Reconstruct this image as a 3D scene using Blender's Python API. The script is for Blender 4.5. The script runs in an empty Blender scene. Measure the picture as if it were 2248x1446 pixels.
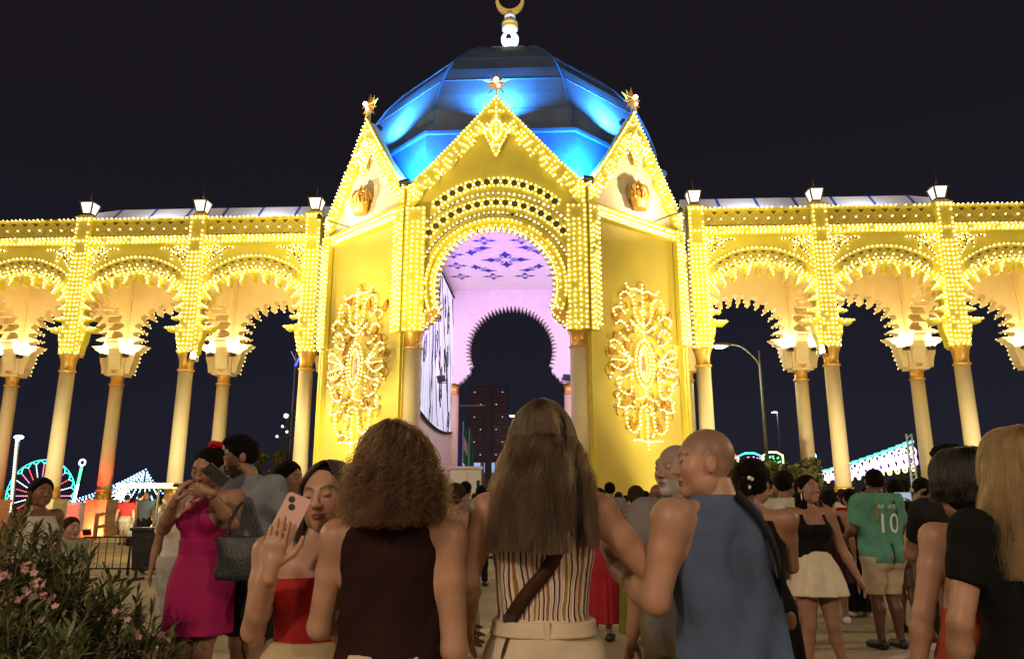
import bpy, bmesh, math, random
import numpy as np
from mathutils import Vector, Matrix, geometry
R = math.radians; PI = math.pi
scene = bpy.context.scene
COL = scene.collection
rng = np.random.default_rng(7); random.seed(7)

# ------------------------------------------------------------------ camera, sky, light, exposure
cam_d = bpy.data.cameras.new('camera'); cam = bpy.data.objects.new('camera', cam_d); COL.objects.link(cam)
cam_d.sensor_width = 36; cam_d.lens = 1640 / 2248 * 36; cam_d.clip_end = 2000; cam_d.clip_start = .05
cam.location = (1.755, -25, 1.38); cam.rotation_euler = (R(90 + 13.112), 0, R(2.7))
scene.camera = cam
world = bpy.data.worlds.new('World'); scene.world = world; world.use_nodes = True
wn, wl = world.node_tree.nodes, world.node_tree.links
bg = wn['Background']
sky = wn.new('ShaderNodeTexSky'); sky.sky_type = 'NISHITA'; sky.sun_disc = False
sky.sun_elevation = R(-4.0); sky.sun_rotation = R(20)
mixc = wn.new('ShaderNodeMix'); mixc.data_type = 'RGBA'; mixc.blend_type = 'ADD'; mixc.inputs[0].default_value = 1
tcw = wn.new('ShaderNodeTexCoord'); spw = wn.new('ShaderNodeSeparateXYZ'); wl.new(tcw.outputs['Generated'], spw.inputs[0])
rpw = wn.new('ShaderNodeValToRGB'); rpw.color_ramp.elements[0].position = .0; rpw.color_ramp.elements[0].color = (.0105, .0115, .024, 1)
rpw.color_ramp.elements[1].position = .45; rpw.color_ramp.elements[1].color = (.0095, .0075, .0100, 1); wl.new(spw.outputs[2], rpw.inputs[0])
wl.new(rpw.outputs[0], mixc.inputs[7])          # city glow in the night air, paler towards the horizon
skm = wn.new('ShaderNodeMix'); skm.data_type = 'RGBA'; skm.blend_type = 'MULTIPLY'; skm.inputs[0].default_value = 1
skm.inputs[7].default_value = (.02, .02, .02, 1)
wl.new(sky.outputs[0], skm.inputs[6]); wl.new(skm.outputs[2], mixc.inputs[6])
wl.new(mixc.outputs[2], bg.inputs[0]); bg.inputs[1].default_value = 1.0
sun_d = bpy.data.lights.new('fill_glow', 'SUN'); sun_d.energy = .45; sun_d.angle = R(40); sun_d.color = (1, .72, .5)  # added soft fill from behind the camera, standing in for street light
sun = bpy.data.objects.new('fill_glow', sun_d); COL.objects.link(sun); sun.rotation_euler = (R(52), 0, R(-24))
vs = scene.view_settings; vs.view_transform = 'Standard'; vs.look = 'None'; vs.exposure = 0; vs.gamma = 1; vs.use_curve_mapping = False
scene.cycles.use_denoising = True; scene.cycles.max_bounces = 6; scene.cycles.diffuse_bounces = 3; scene.cycles.transparent_max_bounces = 8
scene.cycles.sample_clamp_indirect = 6; scene.cycles.caustics_reflective = False; scene.cycles.caustics_refractive = False

# ------------------------------------------------------------------ materials
MATS = {}
def mat(name, col, rough=.6, var=.12, vscale=3., bump=0., bscale=40., metal=0., emit=None, estr=0., spec=.4, sss=0., sample=True):
    if name in MATS: return MATS[name]
    m = bpy.data.materials.new(name); m.use_nodes = True; n, l = m.node_tree.nodes, m.node_tree.links
    b = n['Principled BSDF']; b.inputs['Roughness'].default_value = rough; b.inputs['Metallic'].default_value = metal
    b.inputs['Specular IOR Level'].default_value = spec
    c4 = (*col, 1); b.inputs['Base Color'].default_value = c4
    if var > 0:
        tc = n.new('ShaderNodeTexCoord'); nz = n.new('ShaderNodeTexNoise'); nz.inputs['Scale'].default_value = vscale; nz.inputs['Detail'].default_value = 5
        l.new(tc.outputs['Object'], nz.inputs['Vector'])
        cr = n.new('ShaderNodeMapRange'); cr.inputs[1].default_value = .3; cr.inputs[2].default_value = .7
        cr.inputs[3].default_value = 1 - var; cr.inputs[4].default_value = 1 + var
        l.new(nz.outputs[0], cr.inputs[0])
        mx = n.new('ShaderNodeMix'); mx.data_type = 'RGBA'; mx.blend_type = 'MULTIPLY'; mx.inputs[0].default_value = 1
        mx.inputs[6].default_value = c4; l.new(cr.outputs[0], mx.inputs[7]); l.new(mx.outputs[2], b.inputs['Base Color'])
    if bump > 0:
        tc2 = n.new('ShaderNodeTexCoord'); nb = n.new('ShaderNodeTexNoise'); nb.inputs['Scale'].default_value = bscale; nb.inputs['Detail'].default_value = 4
        l.new(tc2.outputs['Object'], nb.inputs['Vector'])
        bp = n.new('ShaderNodeBump'); bp.inputs['Strength'].default_value = bump; bp.inputs['Distance'].default_value = .02
        l.new(nb.outputs[0], bp.inputs['Height']); l.new(bp.outputs[0], b.inputs['Normal'])
    if emit:
        b.inputs['Emission Color'].default_value = (*emit, 1); b.inputs['Emission Strength'].default_value = estr
        if not sample: m.cycles.emission_sampling = 'NONE'
    if sss > 0:
        b.inputs['Subsurface Weight'].default_value = sss; b.inputs['Subsurface Radius'].default_value = (.012, .005, .003); b.inputs['Subsurface Scale'].default_value = 1
    if emit and sample: m.cycles.emission_sampling = 'FRONT'
    MATS[name] = m; return m

# ------------------------------------------------------------------ object helpers
def tag(o, label=None, cat=None, group=None, kind=None):
    if label: o['label'] = label
    if cat: o['category'] = cat
    if group: o['group'] = group
    if kind: o['kind'] = kind
    return o
def link(name, data, parent=None):
    o = bpy.data.objects.new(name, data); COL.objects.link(o)
    if parent is not None: o.parent = parent
    return o
def thing(name, label, cat, loc=(0, 0, 0), rz=0, group=None):
    o = link(name, None); o.location = loc; o.rotation_euler = (0, 0, rz); o.empty_display_size = .2
    return tag(o, label, cat, group)
def copy_tree(o, parent=None):
    c = o.copy(); COL.objects.link(c); c.parent = parent
    for ch in [x for x in bpy.data.objects if x.parent == o]: copy_tree(ch, c)
    return c
def npmesh(name, V, F, smooth=False, mats=(), fm=None):
    me = bpy.data.meshes.new(name)
    if isinstance(F, np.ndarray):
        V = np.asarray(V, np.float32); k = F.shape[1]
        me.vertices.add(len(V)); me.vertices.foreach_set('co', V.ravel())
        me.loops.add(F.size); me.loops.foreach_set('vertex_index', F.ravel().astype(np.int32))
        me.polygons.add(len(F)); me.polygons.foreach_set('loop_start', np.arange(0, F.size, k, dtype=np.int32))
        me.update(calc_edges=True); me.validate()
    else:
        me.from_pydata([tuple(v) for v in V], [], F); me.update()
    for m in mats: me.materials.append(m)
    if fm is not None: me.polygons.foreach_set('material_index', np.asarray(fm, np.int32))
    if smooth: me.polygons.foreach_set('use_smooth', np.ones(len(me.polygons), bool))
    return me
ID = lambda s, z, d: (s, d, z)
class MB:
    def __init__(s): s.V = []; s.F = []; s.M = []; s.cur = 0; s.sm = []
    def add(s, V, F, smooth=False):
        o = len(s.V); s.V += [tuple(v) for v in V]; s.F += [tuple(i + o for i in f) for f in F]
        s.M += [s.cur] * len(F); s.sm += [smooth] * len(F); return s
    def box(s, c, d, rz=0, tf=None):
        x, y, z = d[0] / 2, d[1] / 2, d[2] / 2; V = []
        ca, sa = math.cos(rz), math.sin(rz)
        for i in (-x, x):
            for j in (-y, y):
                for k in (-z, z): V.append((c[0] + i * ca - j * sa, c[1] + i * sa + j * ca, c[2] + k))
        if tf: V = [tf(*v) for v in V]
        return s.add(V, [(0, 1, 3, 2), (4, 6, 7, 5), (0, 4, 5, 1), (2, 3, 7, 6), (0, 2, 6, 4), (1, 5, 7, 3)])
    def bar(s, a, b, w, h=None):
        a, b = Vector(a), Vector(b); h = h or w; d = (b - a).normalized()
        up = Vector((0, 0, 1)) if abs(d.z) < .95 else Vector((0, 1, 0)); r = d.cross(up).normalized(); u = r.cross(d)
        V = [p + r * i * w / 2 + u * j * h / 2 for p in (a, b) for i, j in ((-1, -1), (1, -1), (1, 1), (-1, 1))]
        return s.add(V, [(3, 2, 1, 0), (4, 5, 6, 7), (0, 1, 5, 4), (1, 2, 6, 5), (2, 3, 7, 6), (3, 0, 4, 7)])
    def panel(s, poly, d0, d1, tf=ID, holes=(), back=True):
        """flat plate cut to poly (s,z), from depth d0 (front) to d1"""
        loops = [list(poly)] + [list(h) for h in holes]
        tris = geometry.tessellate_polygon([[Vector((a, b, 0)) for a, b in lp] for lp in loops])
        pts = [p for lp in loops for p in lp]; n = len(pts)
        V = [tf(a, b, d0) for a, b in pts] + [tf(a, b, d1) for a, b in pts]
        F = []
        for t in tris:
            (ax, ay), (bx, by), (cx, cy) = [pts[i] for i in t]
            if (bx - ax) * (cy - ay) - (by - ay) * (cx - ax) < 0: t = (t[0], t[2], t[1])
            F.append(tuple(t))
            if back: F.append(tuple(i + n for i in reversed(t)))
        o = 0
        for k, lp in enumerate(loops):
            m = len(lp); area = sum(lp[i][0] * lp[(i + 1) % m][1] - lp[(i + 1) % m][0] * lp[i][1] for i in range(m))
            fl = (area > 0) == (k == 0)
            for i in range(m):
                a, b = o + i, o + (i + 1) % m
                F.append((a, a + n, b + n, b) if fl else (a, b, b + n, a + n))
            o += m
        return s.add(V, F)
    def lathe(s, prof, c=(0, 0, 0), n=20, smooth=True, cap=True):
        V = [(c[0] + r * math.cos(2 * PI * k / n), c[1] + r * math.sin(2 * PI * k / n), c[2] + z) for r, z in prof for k in range(n)]
        F = [(i * n + k, i * n + (k + 1) % n, (i + 1) * n + (k + 1) % n, (i + 1) * n + k) for i in range(len(prof) - 1) for k in range(n)]
        s.add(V, F, smooth)
        if cap:
            o = len(s.V) - len(V); s.F += [tuple(o + k for k in reversed(range(n))), tuple(o + (len(prof) - 1) * n + k for k in range(n))]; s.M += [s.cur] * 2; s.sm += [False] * 2
        return s
    def tube(s, P, r, n=6, smooth=True, closed=False):
        P = [Vector(p) for p in P]; m = len(P); rs = r if hasattr(r, '__len__') else [r] * m; V = []
        ref = Vector((0, 0, 1))
        for i in range(m):
            d = (P[(i + 1) % m] - P[i - 1]) if closed else (P[min(i + 1, m - 1)] - P[max(i - 1, 0)])
            d.normalize(); a = d.cross(ref if abs(d.dot(ref)) < .95 else Vector((1, 0, 0))).normalized(); b = a.cross(d)
            V += [P[i] + (a * math.cos(2 * PI * k / n) + b * math.sin(2 * PI * k / n)) * rs[i] for k in range(n)]
        F = [(i * n + k, i * n + (k + 1) % n, ((i + 1) % m) * n + (k + 1) % n, ((i + 1) % m) * n + k) for i in range(m if closed else m - 1) for k in range(n)]
        if not closed: F += [tuple(reversed(range(n))), tuple((m - 1) * n + k for k in range(n))]
        return s.add(V, F, smooth)
    def ball(s, c, r, nu=12, nv=8, sc=(1, 1, 1)):
        prof = [(r * math.sin(PI * i / nv), -r * math.cos(PI * i / nv)) for i in range(nv + 1)]
        V = [(c[0] + q * math.cos(2 * PI * k / nu) * sc[0], c[1] + q * math.sin(2 * PI * k / nu) * sc[1], c[2] + z * sc[2]) for q, z in prof for k in range(nu)]
        F = [(i * nu + k, i * nu + (k + 1) % nu, (i + 1) * nu + (k + 1) % nu, (i + 1) * nu + k) for i in range(nv) for k in range(nu)]
        return s.add(V, F, True)
    def build(s, name, mats, parent=None, kind=None):
        mats = mats if isinstance(mats, (list, tuple)) else [mats]
        me = bpy.data.meshes.new(name); me.from_pydata(s.V, [], s.F)
        for m in mats: me.materials.append(m)
        me.polygons.foreach_set('material_index', s.M); me.polygons.foreach_set('use_smooth', s.sm); me.update()
        o = link(name, me, parent)
        if kind: o['kind'] = kind
        return o
# a light bulb: small faceted sphere; many are joined into one part
_t = (1 + 5 ** .5) / 2
ICO_V = np.array([(-1, _t, 0), (1, _t, 0), (-1, -_t, 0), (1, -_t, 0), (0, -1, _t), (0, 1, _t), (0, -1, -_t), (0, 1, -_t), (_t, 0, -1), (_t, 0, 1), (-_t, 0, -1), (-_t, 0, 1)], float)
ICO_V /= np.linalg.norm(ICO_V[0])
ICO_F = np.array([(0, 11, 5), (0, 5, 1), (0, 1, 7), (0, 7, 10), (0, 10, 11), (1, 5, 9), (5, 11, 4), (11, 10, 2), (10, 7, 6), (7, 1, 8), (3, 9, 4), (3, 4, 2), (3, 2, 6), (3, 6, 8), (3, 8, 9), (4, 9, 5), (2, 4, 11), (6, 2, 10), (8, 6, 7), (9, 8, 1)])
def bulbs(P, r, m, parent, name='light_bulbs'):
    P = np.asarray(P, float); n = len(P); r = np.broadcast_to(np.asarray(r, float), (n,))
    if n > 60:      # a few dead or missing bulbs, none quite in line
        q = np.random.default_rng(n); keep = q.random(n) > .025; P = P[keep] + q.normal(0, .006, (keep.sum(), 3)); r = (r[keep] * (1 + .12 * q.normal(size=keep.sum()))).clip(.015, .2); n = len(P)
    V = (P[:, None, :] + ICO_V[None] * r[:, None, None]).reshape(-1, 3)
    F = (ICO_F[None] + 12 * np.arange(n)[:, None, None]).reshape(-1, 3)
    o = link(name, npmesh(name, V, F, True, [m]), parent)
    if n > 1: o['kind'] = 'stuff'
    return o
def spaced(pts, step, closed=False):
    """points every step along a polyline"""
    P = np.array(pts, float)
    if closed: P = np.vstack([P, P[:1]])
    L = np.r_[0, np.cumsum(np.linalg.norm(np.diff(P, axis=0), axis=1))]; n = max(1, int(round(L[-1] / step)))
    t = np.linspace(0, L[-1], n + 1); t = t[:-1] if closed else t
    return np.stack([np.interp(t, L, P[:, k]) for k in range(P.shape[1])], 1)
def arc(c, r, a0, a1, n=40, rz=None):
    return [(c[0] + r * math.cos(R(a0 + (a1 - a0) * i / n)), c[1] + (rz or r) * math.sin(R(a0 + (a1 - a0) * i / n))) for i in range(n + 1)]

M_CREAM = mat('cream_paint', (.74, .62, .36), .55, .06, .8, .15, 60)
M_YEL = mat('yellow_paint', (.74, .62, .075), .5, .06, 1.5, .1, 60)
M_OCHRE = mat('ochre_paint', (.5, .38, .07), .6, .1, 4)
M_PEACH = mat('peach_paint', (.84, .72, .50), .6, .05, 1)
M_APRICOT = mat('apricot_paint', (.84, .68, .36), .6, .05, 1)
M_GOLD = mat('gold_metal', (.80, .47, .10), .34, .1, 6, metal=.5)
M_DARK = mat('dark_paint', (.035, .03, .02), .6, 0)
M_BROWN = mat('dark_ochre_print', (.16, .10, .02), .7, 0)
M_BULB = mat('warm_bulb', (.9, .85, .7), .3, 0, emit=(1, .84, .31), estr=12.5)
M_BULBD = mat('dim_bulb', (.9, .85, .75), .3, 0, emit=(1, .82, .5), estr=1.6)
M_BLACK = mat('black_metal', (.02, .02, .022), .45, 0)
M_WHITE = mat('white_paint', (.78, .77, .74), .5, .05)
# ------------------------------------------------------------------ ground
g = MB(); g.V = [(-300, -60, 0), (300, -60, 0), (300, 400, 0), (-300, 400, 0)]; g.F = [(0, 1, 2, 3)]; g.M = [0]; g.sm = [False]
M_GROUND = mat('plaza_paving', (.36, .30, .21), .75, .3, .8, .5, 30)
M_LINE = mat('worn_white_line', (.5, .46, .38), .7, .25, 3)
for i, (x0, y0, x1, y1) in enumerate(((.4, -21.5, 1.55, -12), (-9, -10.5, 14, -9.8), (3.4, -19, 9.5, -13))):
    d = Vector((x1 - x0, y1 - y0, 0)).normalized() * .06; n_ = Vector((-d.y, d.x, 0))
    tag(MB().add([(x0 - n_.x, y0 - n_.y, .004), (x0 + n_.x, y0 + n_.y, .004), (x1 + n_.x, y1 + n_.y, .004), (x1 - n_.x, y1 - n_.y, .004)], [(3, 2, 1, 0)]).build('road_marking', M_LINE), 'worn white line painted on the plaza, ' + ('beside the woman in stripes', 'across the portal front', 'under the right crowd')[i], 'road marking', kind='structure')
tag(g.build('ground', M_GROUND), 'worn pale plaza paving under the crowd', 'ground', kind='structure')

# ------------------------------------------------------------------ entrance pavilion
M_WALLY = mat('yellow_cream_paint', (.70, .55, .105), .55, .07, .6, .15, 50)
PAV = thing('entrance_pavilion', 'illuminated yellow octagonal entrance pavilion with keyhole arch and blue dome', 'pavilion')
CI, CO = np.array((3.2, 0.)), np.array((7.15, 3.5)); OL = float(np.linalg.norm(CO - CI)); od = (CO - CI) / OL
def TFO(side):          # oblique wall frame: s along the wall from the front corner, d inward
    nx, ny = -od[1], od[0]
    return lambda s, z, d: (side * (CI[0] + od[0] * s + nx * d), CI[1] + od[1] * s + ny * d, z)
def keyhole(zc, Rv, Rt, nt, foot, zfoot, a0=-24):
    """points of the toothed keyhole from right foot over the top to the left foot"""
    P = []; a1 = 180 - a0; ex, ez = Rv * math.cos(R(a0)), zc + Rv * math.sin(R(a0))
    fx = foot; steps = [(fx, zfoot), (fx - .03, zfoot + .1), (fx - .17, zfoot + .13), (fx - .2, zfoot + .27), (fx - .33, zfoot + .31), (fx - .36, zfoot + .45), (fx - .5, zfoot + .5), (fx - .56, zfoot + .66)]
    P += steps
    for i in range(nt):
        a = R(a0 + (a1 - a0) * i / nt); b = R(a0 + (a1 - a0) * (i + .5) / nt)
        P.append((Rv * math.cos(a), zc + Rv * math.sin(a))); P.append((Rt * math.cos(b), zc + Rt * math.sin(b)))
    P.append((Rv * math.cos(R(a1)), zc + Rv * math.sin(R(a1))))
    P += [(-x, z) for x, z in reversed(steps)]
    return P
KZ = 8.76
kh = keyhole(KZ, 2.26, 1.98, 40, 2.5, 7.17)
front = [(3.2, 7.17), (3.2, 12.35), (1.5, 14.15), (0, 15.95), (-1.5, 14.15), (-3.2, 12.35), (-3.2, 7.17)] + list(reversed(kh))
MB().panel(front, 0, .28).build('front_wall', M_YEL, PAV)
BU, BD = [], []      # bright and dim bulb positions on the pavilion
def put(L, pts, tf=ID, d=-.04):
    L += [tf(p[0], p[1], d) for p in pts]
# arch ring: raised ring round the teeth with bulbs on the teeth and on the rim
ring = arc((0, KZ), 2.52, -30, 210, 60) + list(reversed(arc((0, KZ), 2.40, -30, 210, 60)))
MB().panel(ring, -.1, 0).build('arch_ring', M_YEL, PAV)
put(BU, spaced(arc((0, KZ), 2.46, -32, 212), .165), d=-.13)
for i in range(40):
    a0, a1 = -24, 204
    for f, rr in ((0, 2.27), (.25, 2.15), (.5, 2.04), (.75, 2.15)):
        a = R(a0 + (a1 - a0) * (i + f) / 40); BU.append((rr * math.cos(a), -.02, KZ + rr * math.sin(a)))
for sx in (-1, 1):   # corbel pendants below the pinch
    c = [(2.47, 7.2), (2.47, 7.85), (2.0, 7.98), (1.93, 7.84), (2.0, 7.68), (2.15, 7.62), (2.2, 7.48), (2.33, 7.42), (2.36, 7.28)]
    c = [(sx * x, z) for x, z in c]
    MB().panel(c, -.14, 0).build('corbel', M_GOLD, PAV); put(BU, spaced(c, .14, True), d=-.17)
put(BD, spaced(arc((0, KZ), 2.72, 24, 156), .17))
put(BD, spaced(arc((0, 8.77), 3.45, 44.5, 135.5), .19))
# rosette rows
ro = MB().lathe([(.03, -.02), (.115, -.02), (.115, .02), (.03, .03)], n=8, smooth=False)
ro.V = [(x, z, y) for x, y, z in ro.V]; rme = None
for Rr, zc, a0, a1, n in ((3.1, 8.78, 40, 140, 17), (3.18, 9.5, 48.5, 131.5, 15)):
    for i in range(n):
        a = R(a0 + (a1 - a0) * i / (n - 1)); x, z = Rr * math.cos(a), zc + Rr * math.sin(a)
        if rme is None: o = ro.build('rosette', mat('dark_rosette', (.10, .085, .03), .6, 0), PAV); rme = o.data
        else: o = link('rosette', rme, PAV)
        o.location = (x, -.03, z); o.rotation_euler = (0, -a, 0)
        for k in range(6):
            b = a + R(30 + 60 * k); BU.append((x + .165 * math.cos(b), -.03, z + .165 * math.sin(b)))
# raised mouldings between the rows
for Rr, zc, a0, a1 in ((2.9, KZ, 32, 148), (3.28, 8.78, 42, 138)):
    MB().tube([(x, -.0, z) for x, z in arc((0, zc), Rr, a0, a1)], .035, 5).build('arch_moulding', M_YEL, PAV)

def bulb_rect(w, z0, z1, tf, top=True, step=.185, inner=True):
    """the four-column bulb pattern of a pilaster face, s from 0 to w"""
    L = []; e = .07
    zt = z1 - 1.15 if top else z1 - .12
    if top:
        L += list(spaced([(e, z1 - 1.02), (e, z1 - .08), (w - e, z1 - .08), (w - e, z1 - 1.02)], step)) + list(spaced([(e, z1 - 1.02), (w - e, z1 - 1.02)], step))
        L += list(spaced([(e, z1 - .02), (w - e, z1 - .02)], step))
    L += list(spaced([(e, z1 - 1.02 if top else z1 - .06), (e, z0 + .07), (w - e, z0 + .07), (w - e, z1 - 1.02 if top else z1 - .06)], step))
    if not top: L += list(spaced([(e, z1 - .06), (w - e, z1 - .06)], step))
    if inner:
        i0 = w * .36; L += list(spaced([(i0, zt - .45), (i0, z0 + .2), (w - i0, z0 + .2), (w - i0, zt - .45), (i0, zt - .45)], step))
    return [tf(p[0], p[1], -.03) for p in L]
# corner pilasters of the front: a face on the front and one on the oblique wall
for sx in (-1, 1):
    tfF = (lambda s, z, d, sx=sx: (sx * (2.5 + s), d - .16, z)); tfO = TFO(sx)
    tfP = (lambda s, z, d: tfO(s, z, d - .16))
    p = MB(); p.panel([(0, 7.17), (.74, 7.17), (.74, 11.72), (0, 11.72)], 0, .155, tfF)
    if sx < 0: pass
    p.panel([(0, 7.17), (.55, 7.17), (.55, 11.72), (0, 11.72)], 0, .155, tfP)
    p.build('corner_pilaster', M_YEL, PAV)
    BU += bulb_rect(.72, 7.17, 11.72, tfF, top=False); BU += bulb_rect(.55, 7.17, 11.72, tfP, top=False)
    # column under it
    cx = sx * 2.86
    c = MB().lathe([(.30, 0), (.30, 6.6)], (cx, .2, 0), 24).build('column', M_CREAM, PAV)
    MB().lathe([(.31, 0), (.345, .03), (.345, .07), (.29, .1), (.285, .3), (.33, .5), (.37, .56), (.37, .6)], (cx, .2, 6.57), 24).build('capital', M_GOLD, c)
    MB().box((cx, .2, .5), (.85, .85, 1.0)).lathe([(.40, 1.0), (.42, 1.05), (.36, 1.12), (.33, 1.22), (.31, 1.24)], (cx, .2, 0), 24).build('pedestal', M_CREAM, c)
    # oblique wall
    w = MB().panel([(.02, 0), (OL, 0), (OL, 11.4), (.02, 11.4)], .05, .35, tfO).build('side_wall', M_WALLY, PAV)
    MB().panel([(.06, 0), (.16, 0), (.16, 7.15), (.06, 7.15)], -.06, .05, tfO).panel([(OL - .34, 0), (OL - .22, 0), (OL - .22, 7.2), (OL - .34, 7.2)], -.08, .05, tfO).panel([(OL - .14, 0), (OL - .02, 0), (OL - .02, 7.2), (OL - .14, 7.2)], -.06, .05, tfO).build('wall_moulding', M_YEL, w)
    # cornice band with rows of bulbs
    MB().panel([(0, 11.4), (OL, 11.4), (OL, 11.8), (0, 11.8)], -.12, .3, tfO).panel([(0, 11.8), (OL, 11.8), (OL, 11.87), (0, 11.87)], -.18, .3, tfO).build('cornice', M_YEL, PAV)
    for zz in (11.46, 11.57, 11.74): put(BU, spaced([(.55, zz), (OL - .5, zz)], .13), tfO, -.15)
    # outer pilaster on the oblique wall
    tfQ = (lambda s, z, d: tfO(OL - .52 + s, z, d - .2))
    MB().panel([(0, 7.25), (.52, 7.25), (.52, 11.85), (0, 11.85)], 0, .2, tfQ).build('end_pilaster', M_YEL, PAV)
    BU += bulb_rect(.52, 7.25, 11.85, tfQ, top=False)
    # oblique gable
    mid = OL / 2 + .02
    MB().panel([(0, 11.87), (OL, 11.87), (OL, 12.45), (mid + 1.2, 14.25), (mid, 16.15), (mid - 1.2, 14.25), (0, 12.45)], .05, .35, tfO).build('gable', M_PEACH, PAV)

def gable_frame(tf, half, zlow, zpk, drop, zbot=11.9, name='gable_frame'):
    """raised fretwork border of a gable with its bulbs; s measured from the gable axis"""
    L = []
    n = 26; out = [(half * (1 - t) , zlow + (zpk - zlow) * (t ** 1.06)) for t in np.linspace(0, 1, n)]
    for sg in (-1, 1):
        inn = []
        for i, (x, z) in enumerate(out):
            t = i / (n - 1); wd = .58 + .09 * math.cos(i * 1.35); wd *= (1 if t < .72 else 1 + (t - .72) * 1.2)
            nx, nz = -(zpk - zlow), -half; ln = math.hypot(nx, nz)
            q = (max(0, x + nx / ln * wd), z + nz / ln * wd)
            inn.append(q)
        inn = [q for q in inn if q[0] > .05]
        poly = out + [(0, inn[-1][1] - .1)] + list(reversed(inn)) + [(half - .28, zbot), (half, zbot)]
        poly = [(sg * x, z) for x, z in poly]
        o = MB().panel(poly, -.12, .04, tf).build(name, M_YEL, PAV)
        MB().tube([tf(sg * x, z, -.06) for x, z in out], .085, 6).build('edge_rail', M_YEL, o)
        L += [tf(sg * x, z, -.16) for x, z in spaced(out, .15)]
        for off, ph in ((.2, 0), (.34, .5), (.47, 0), (.58, .5)):
            nx, nz = -(zpk - zlow), -half; ln = math.hypot(nx, nz)
            pts = spaced([(x + nx / ln * off, z + nz / ln * off) for x, z in out], .2)
            for k, (x, z) in enumerate(pts):
                if (k * 3 + int(off * 100)) % 7 == 0 or x < .12 or z > zpk - 1.0: continue
                L.append(tf(sg * (x + .03 * math.sin(k * 2.1)), z + .04 * math.sin(k * 1.7 + off * 9), -.16))
        L += [tf(sg * (half - .1), z, -.16) for z in np.arange(zbot + .1, zlow + .3, .17)] + [tf(sg * (half - .26), z, -.16) for z in np.arange(zbot + .25, zlow + .2, .19)]
    # hanging fleuron: cross, oval, diamond
    zt = zpk - .55
    fl = [(0, zt + .1), (.28, zt - .1), (.2, zt - .3), (.34, zt - .62), (.42, zt - 1.05), (.3, zt - 1.25), (.16, zt - 1.5), (.18, zt - 1.62), (0, zt - drop)]
    MB().panel(fl + [(-x, z) for x, z in reversed(fl[1:-1])], -.15, -.121, tf).build('fleuron', M_YEL, PAV)
    for x, z in ((0, .25), (0, .08), (0, -.08), (-.14, -.02), (.14, -.02), (-.26, -.06), (.26, -.06), (0, -.24), (0, -.36)): L.append(tf(x, zt + z, -.19))
    for k in range(18):
        a = 2 * PI * k / 18; L.append(tf(.2 * math.cos(a), zt - .78 + .36 * math.sin(a), -.19))
    for p in spaced([(-.4, zt - .95), (0, zt - drop + .06), (.4, zt - .95)], .15): L.append(tf(p[0], p[1], -.19))
    for p in spaced([(-.62, zt - .85), (-.3, zt - .78)], .12): L += [tf(p[0], p[1], -.19), tf(-p[0], p[1], -.19)]
    for z in (-.6, -.78, -.96, -1.2, -1.4): L.append(tf(0, zt + z, -.19))
    for z in (-1.3, -1.42): L += [tf(-.12, zt + z, -.19), tf(.12, zt + z, -.19)]
    return L
BU += gable_frame(ID, 3.22, 12.45, 16.0, 1.9, 11.75)
for sx in (-1, 1):
    tfO = TFO(sx); mid = OL / 2 + .02
    BU += gable_frame((lambda s, z, d: tfO(mid + s, z, d + .0)), OL / 2, 12.5, 16.2, 1.9, 11.9)
bulbs(BU, .0245, M_BULB, PAV)
bs = MB()
for x, y, z in BD: bs.lathe([(.062, 0), (.05, .02)], n=8); bs.V[-16:] = [(x + a, y + .035 - c, z + b) for a, b, c in bs.V[-16:]]
bs.build('bulb_sockets', M_DARK, PAV, 'stuff')
bulbs([(x, y - .02, z) for x, y, z in BD], .045, M_BULBD, PAV, 'bead_bulbs')

# drum and dome (octagonal, lit blue by floodlights)
DX, DY = .12, 7.0
def octring(a, z, DY=DY): return [(DX + a / math.cos(PI / 8) * math.cos(PI / 8 + k * PI / 4), DY + a / math.cos(PI / 8) * math.sin(PI / 8 + k * PI / 4), z) for k in range(8)]
M_BLUE = mat('blue_sheet_metal', (.07, .22, .60), .38, .16, 1.2, .1, 3)
M_DOME = mat('pale_dome_sheet', (.12, .19, .33), .36, .22, .8, .15, 2.5)
def octshell(rings, m, name, parent, DY=None):
    DY = 7.45 if name == 'cap_panel' else 7.0
    o = None
    for k in range(8):    # each facet a sheet of its own
        V = []; 
        for a, z in rings:
            rg = octring(a, z, DY + (.45 if name == 'dome_panel' else 0)); V += [rg[k], rg[(k + 1) % 8]]
        F = [(2 * i, 2 * i + 1, 2 * i + 3, 2 * i + 2) for i in range(len(rings) - 1)]
        o = MB().add(V, F, False).build(name, m, parent)
    return o
drum = link('drum', None, PAV); dome = link('dome', None, PAV)
octshell([(6.6, 11.9), (6.66, 14.75), (6.74, 14.78), (6.74, 14.9), (6.5, 14.9), (6.48, 14.5)], M_BLUE, 'drum_panel', drum)
octshell([(6.3, 13), (6.42, 15.6), (6.36, 16.2), (6.12, 17.0), (5.82, 17.8), (5.42, 18.55), (4.75, 19.45), (3.9, 20.35), (2.9, 21.2), (1.62, 21.95)], M_DOME, 'dome_panel', dome)
for a, z in ((6.365, 16.2), (5.825, 17.8), (4.755, 19.45)):
    MB().tube(octring(a, z, DY + .45), .02, 4, closed=True).build('dome_seam', M_BLUE, dome)
for k in range(8):
    rr = [(6.43, 15.6), (6.37, 16.2), (6.13, 17.0), (5.83, 17.8), (5.43, 18.55), (4.76, 19.45), (3.91, 20.35), (2.91, 21.2), (1.63, 21.95)]
    MB().tube([octring(a, z, DY + .45)[k] for a, z in rr], .045, 5).build('dome_rib', M_BLUE, dome)
DY = 7.45
octshell([(1.75, 21.88), (1.75, 22.0), (1.5, 22.1), (.35, 22.95)], M_WHITE, 'cap_panel', dome)
fin = thing('roof_finial', 'white ball and gold crescent finial on top of the blue dome', 'finial', (DX, DY, 22.9))
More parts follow.
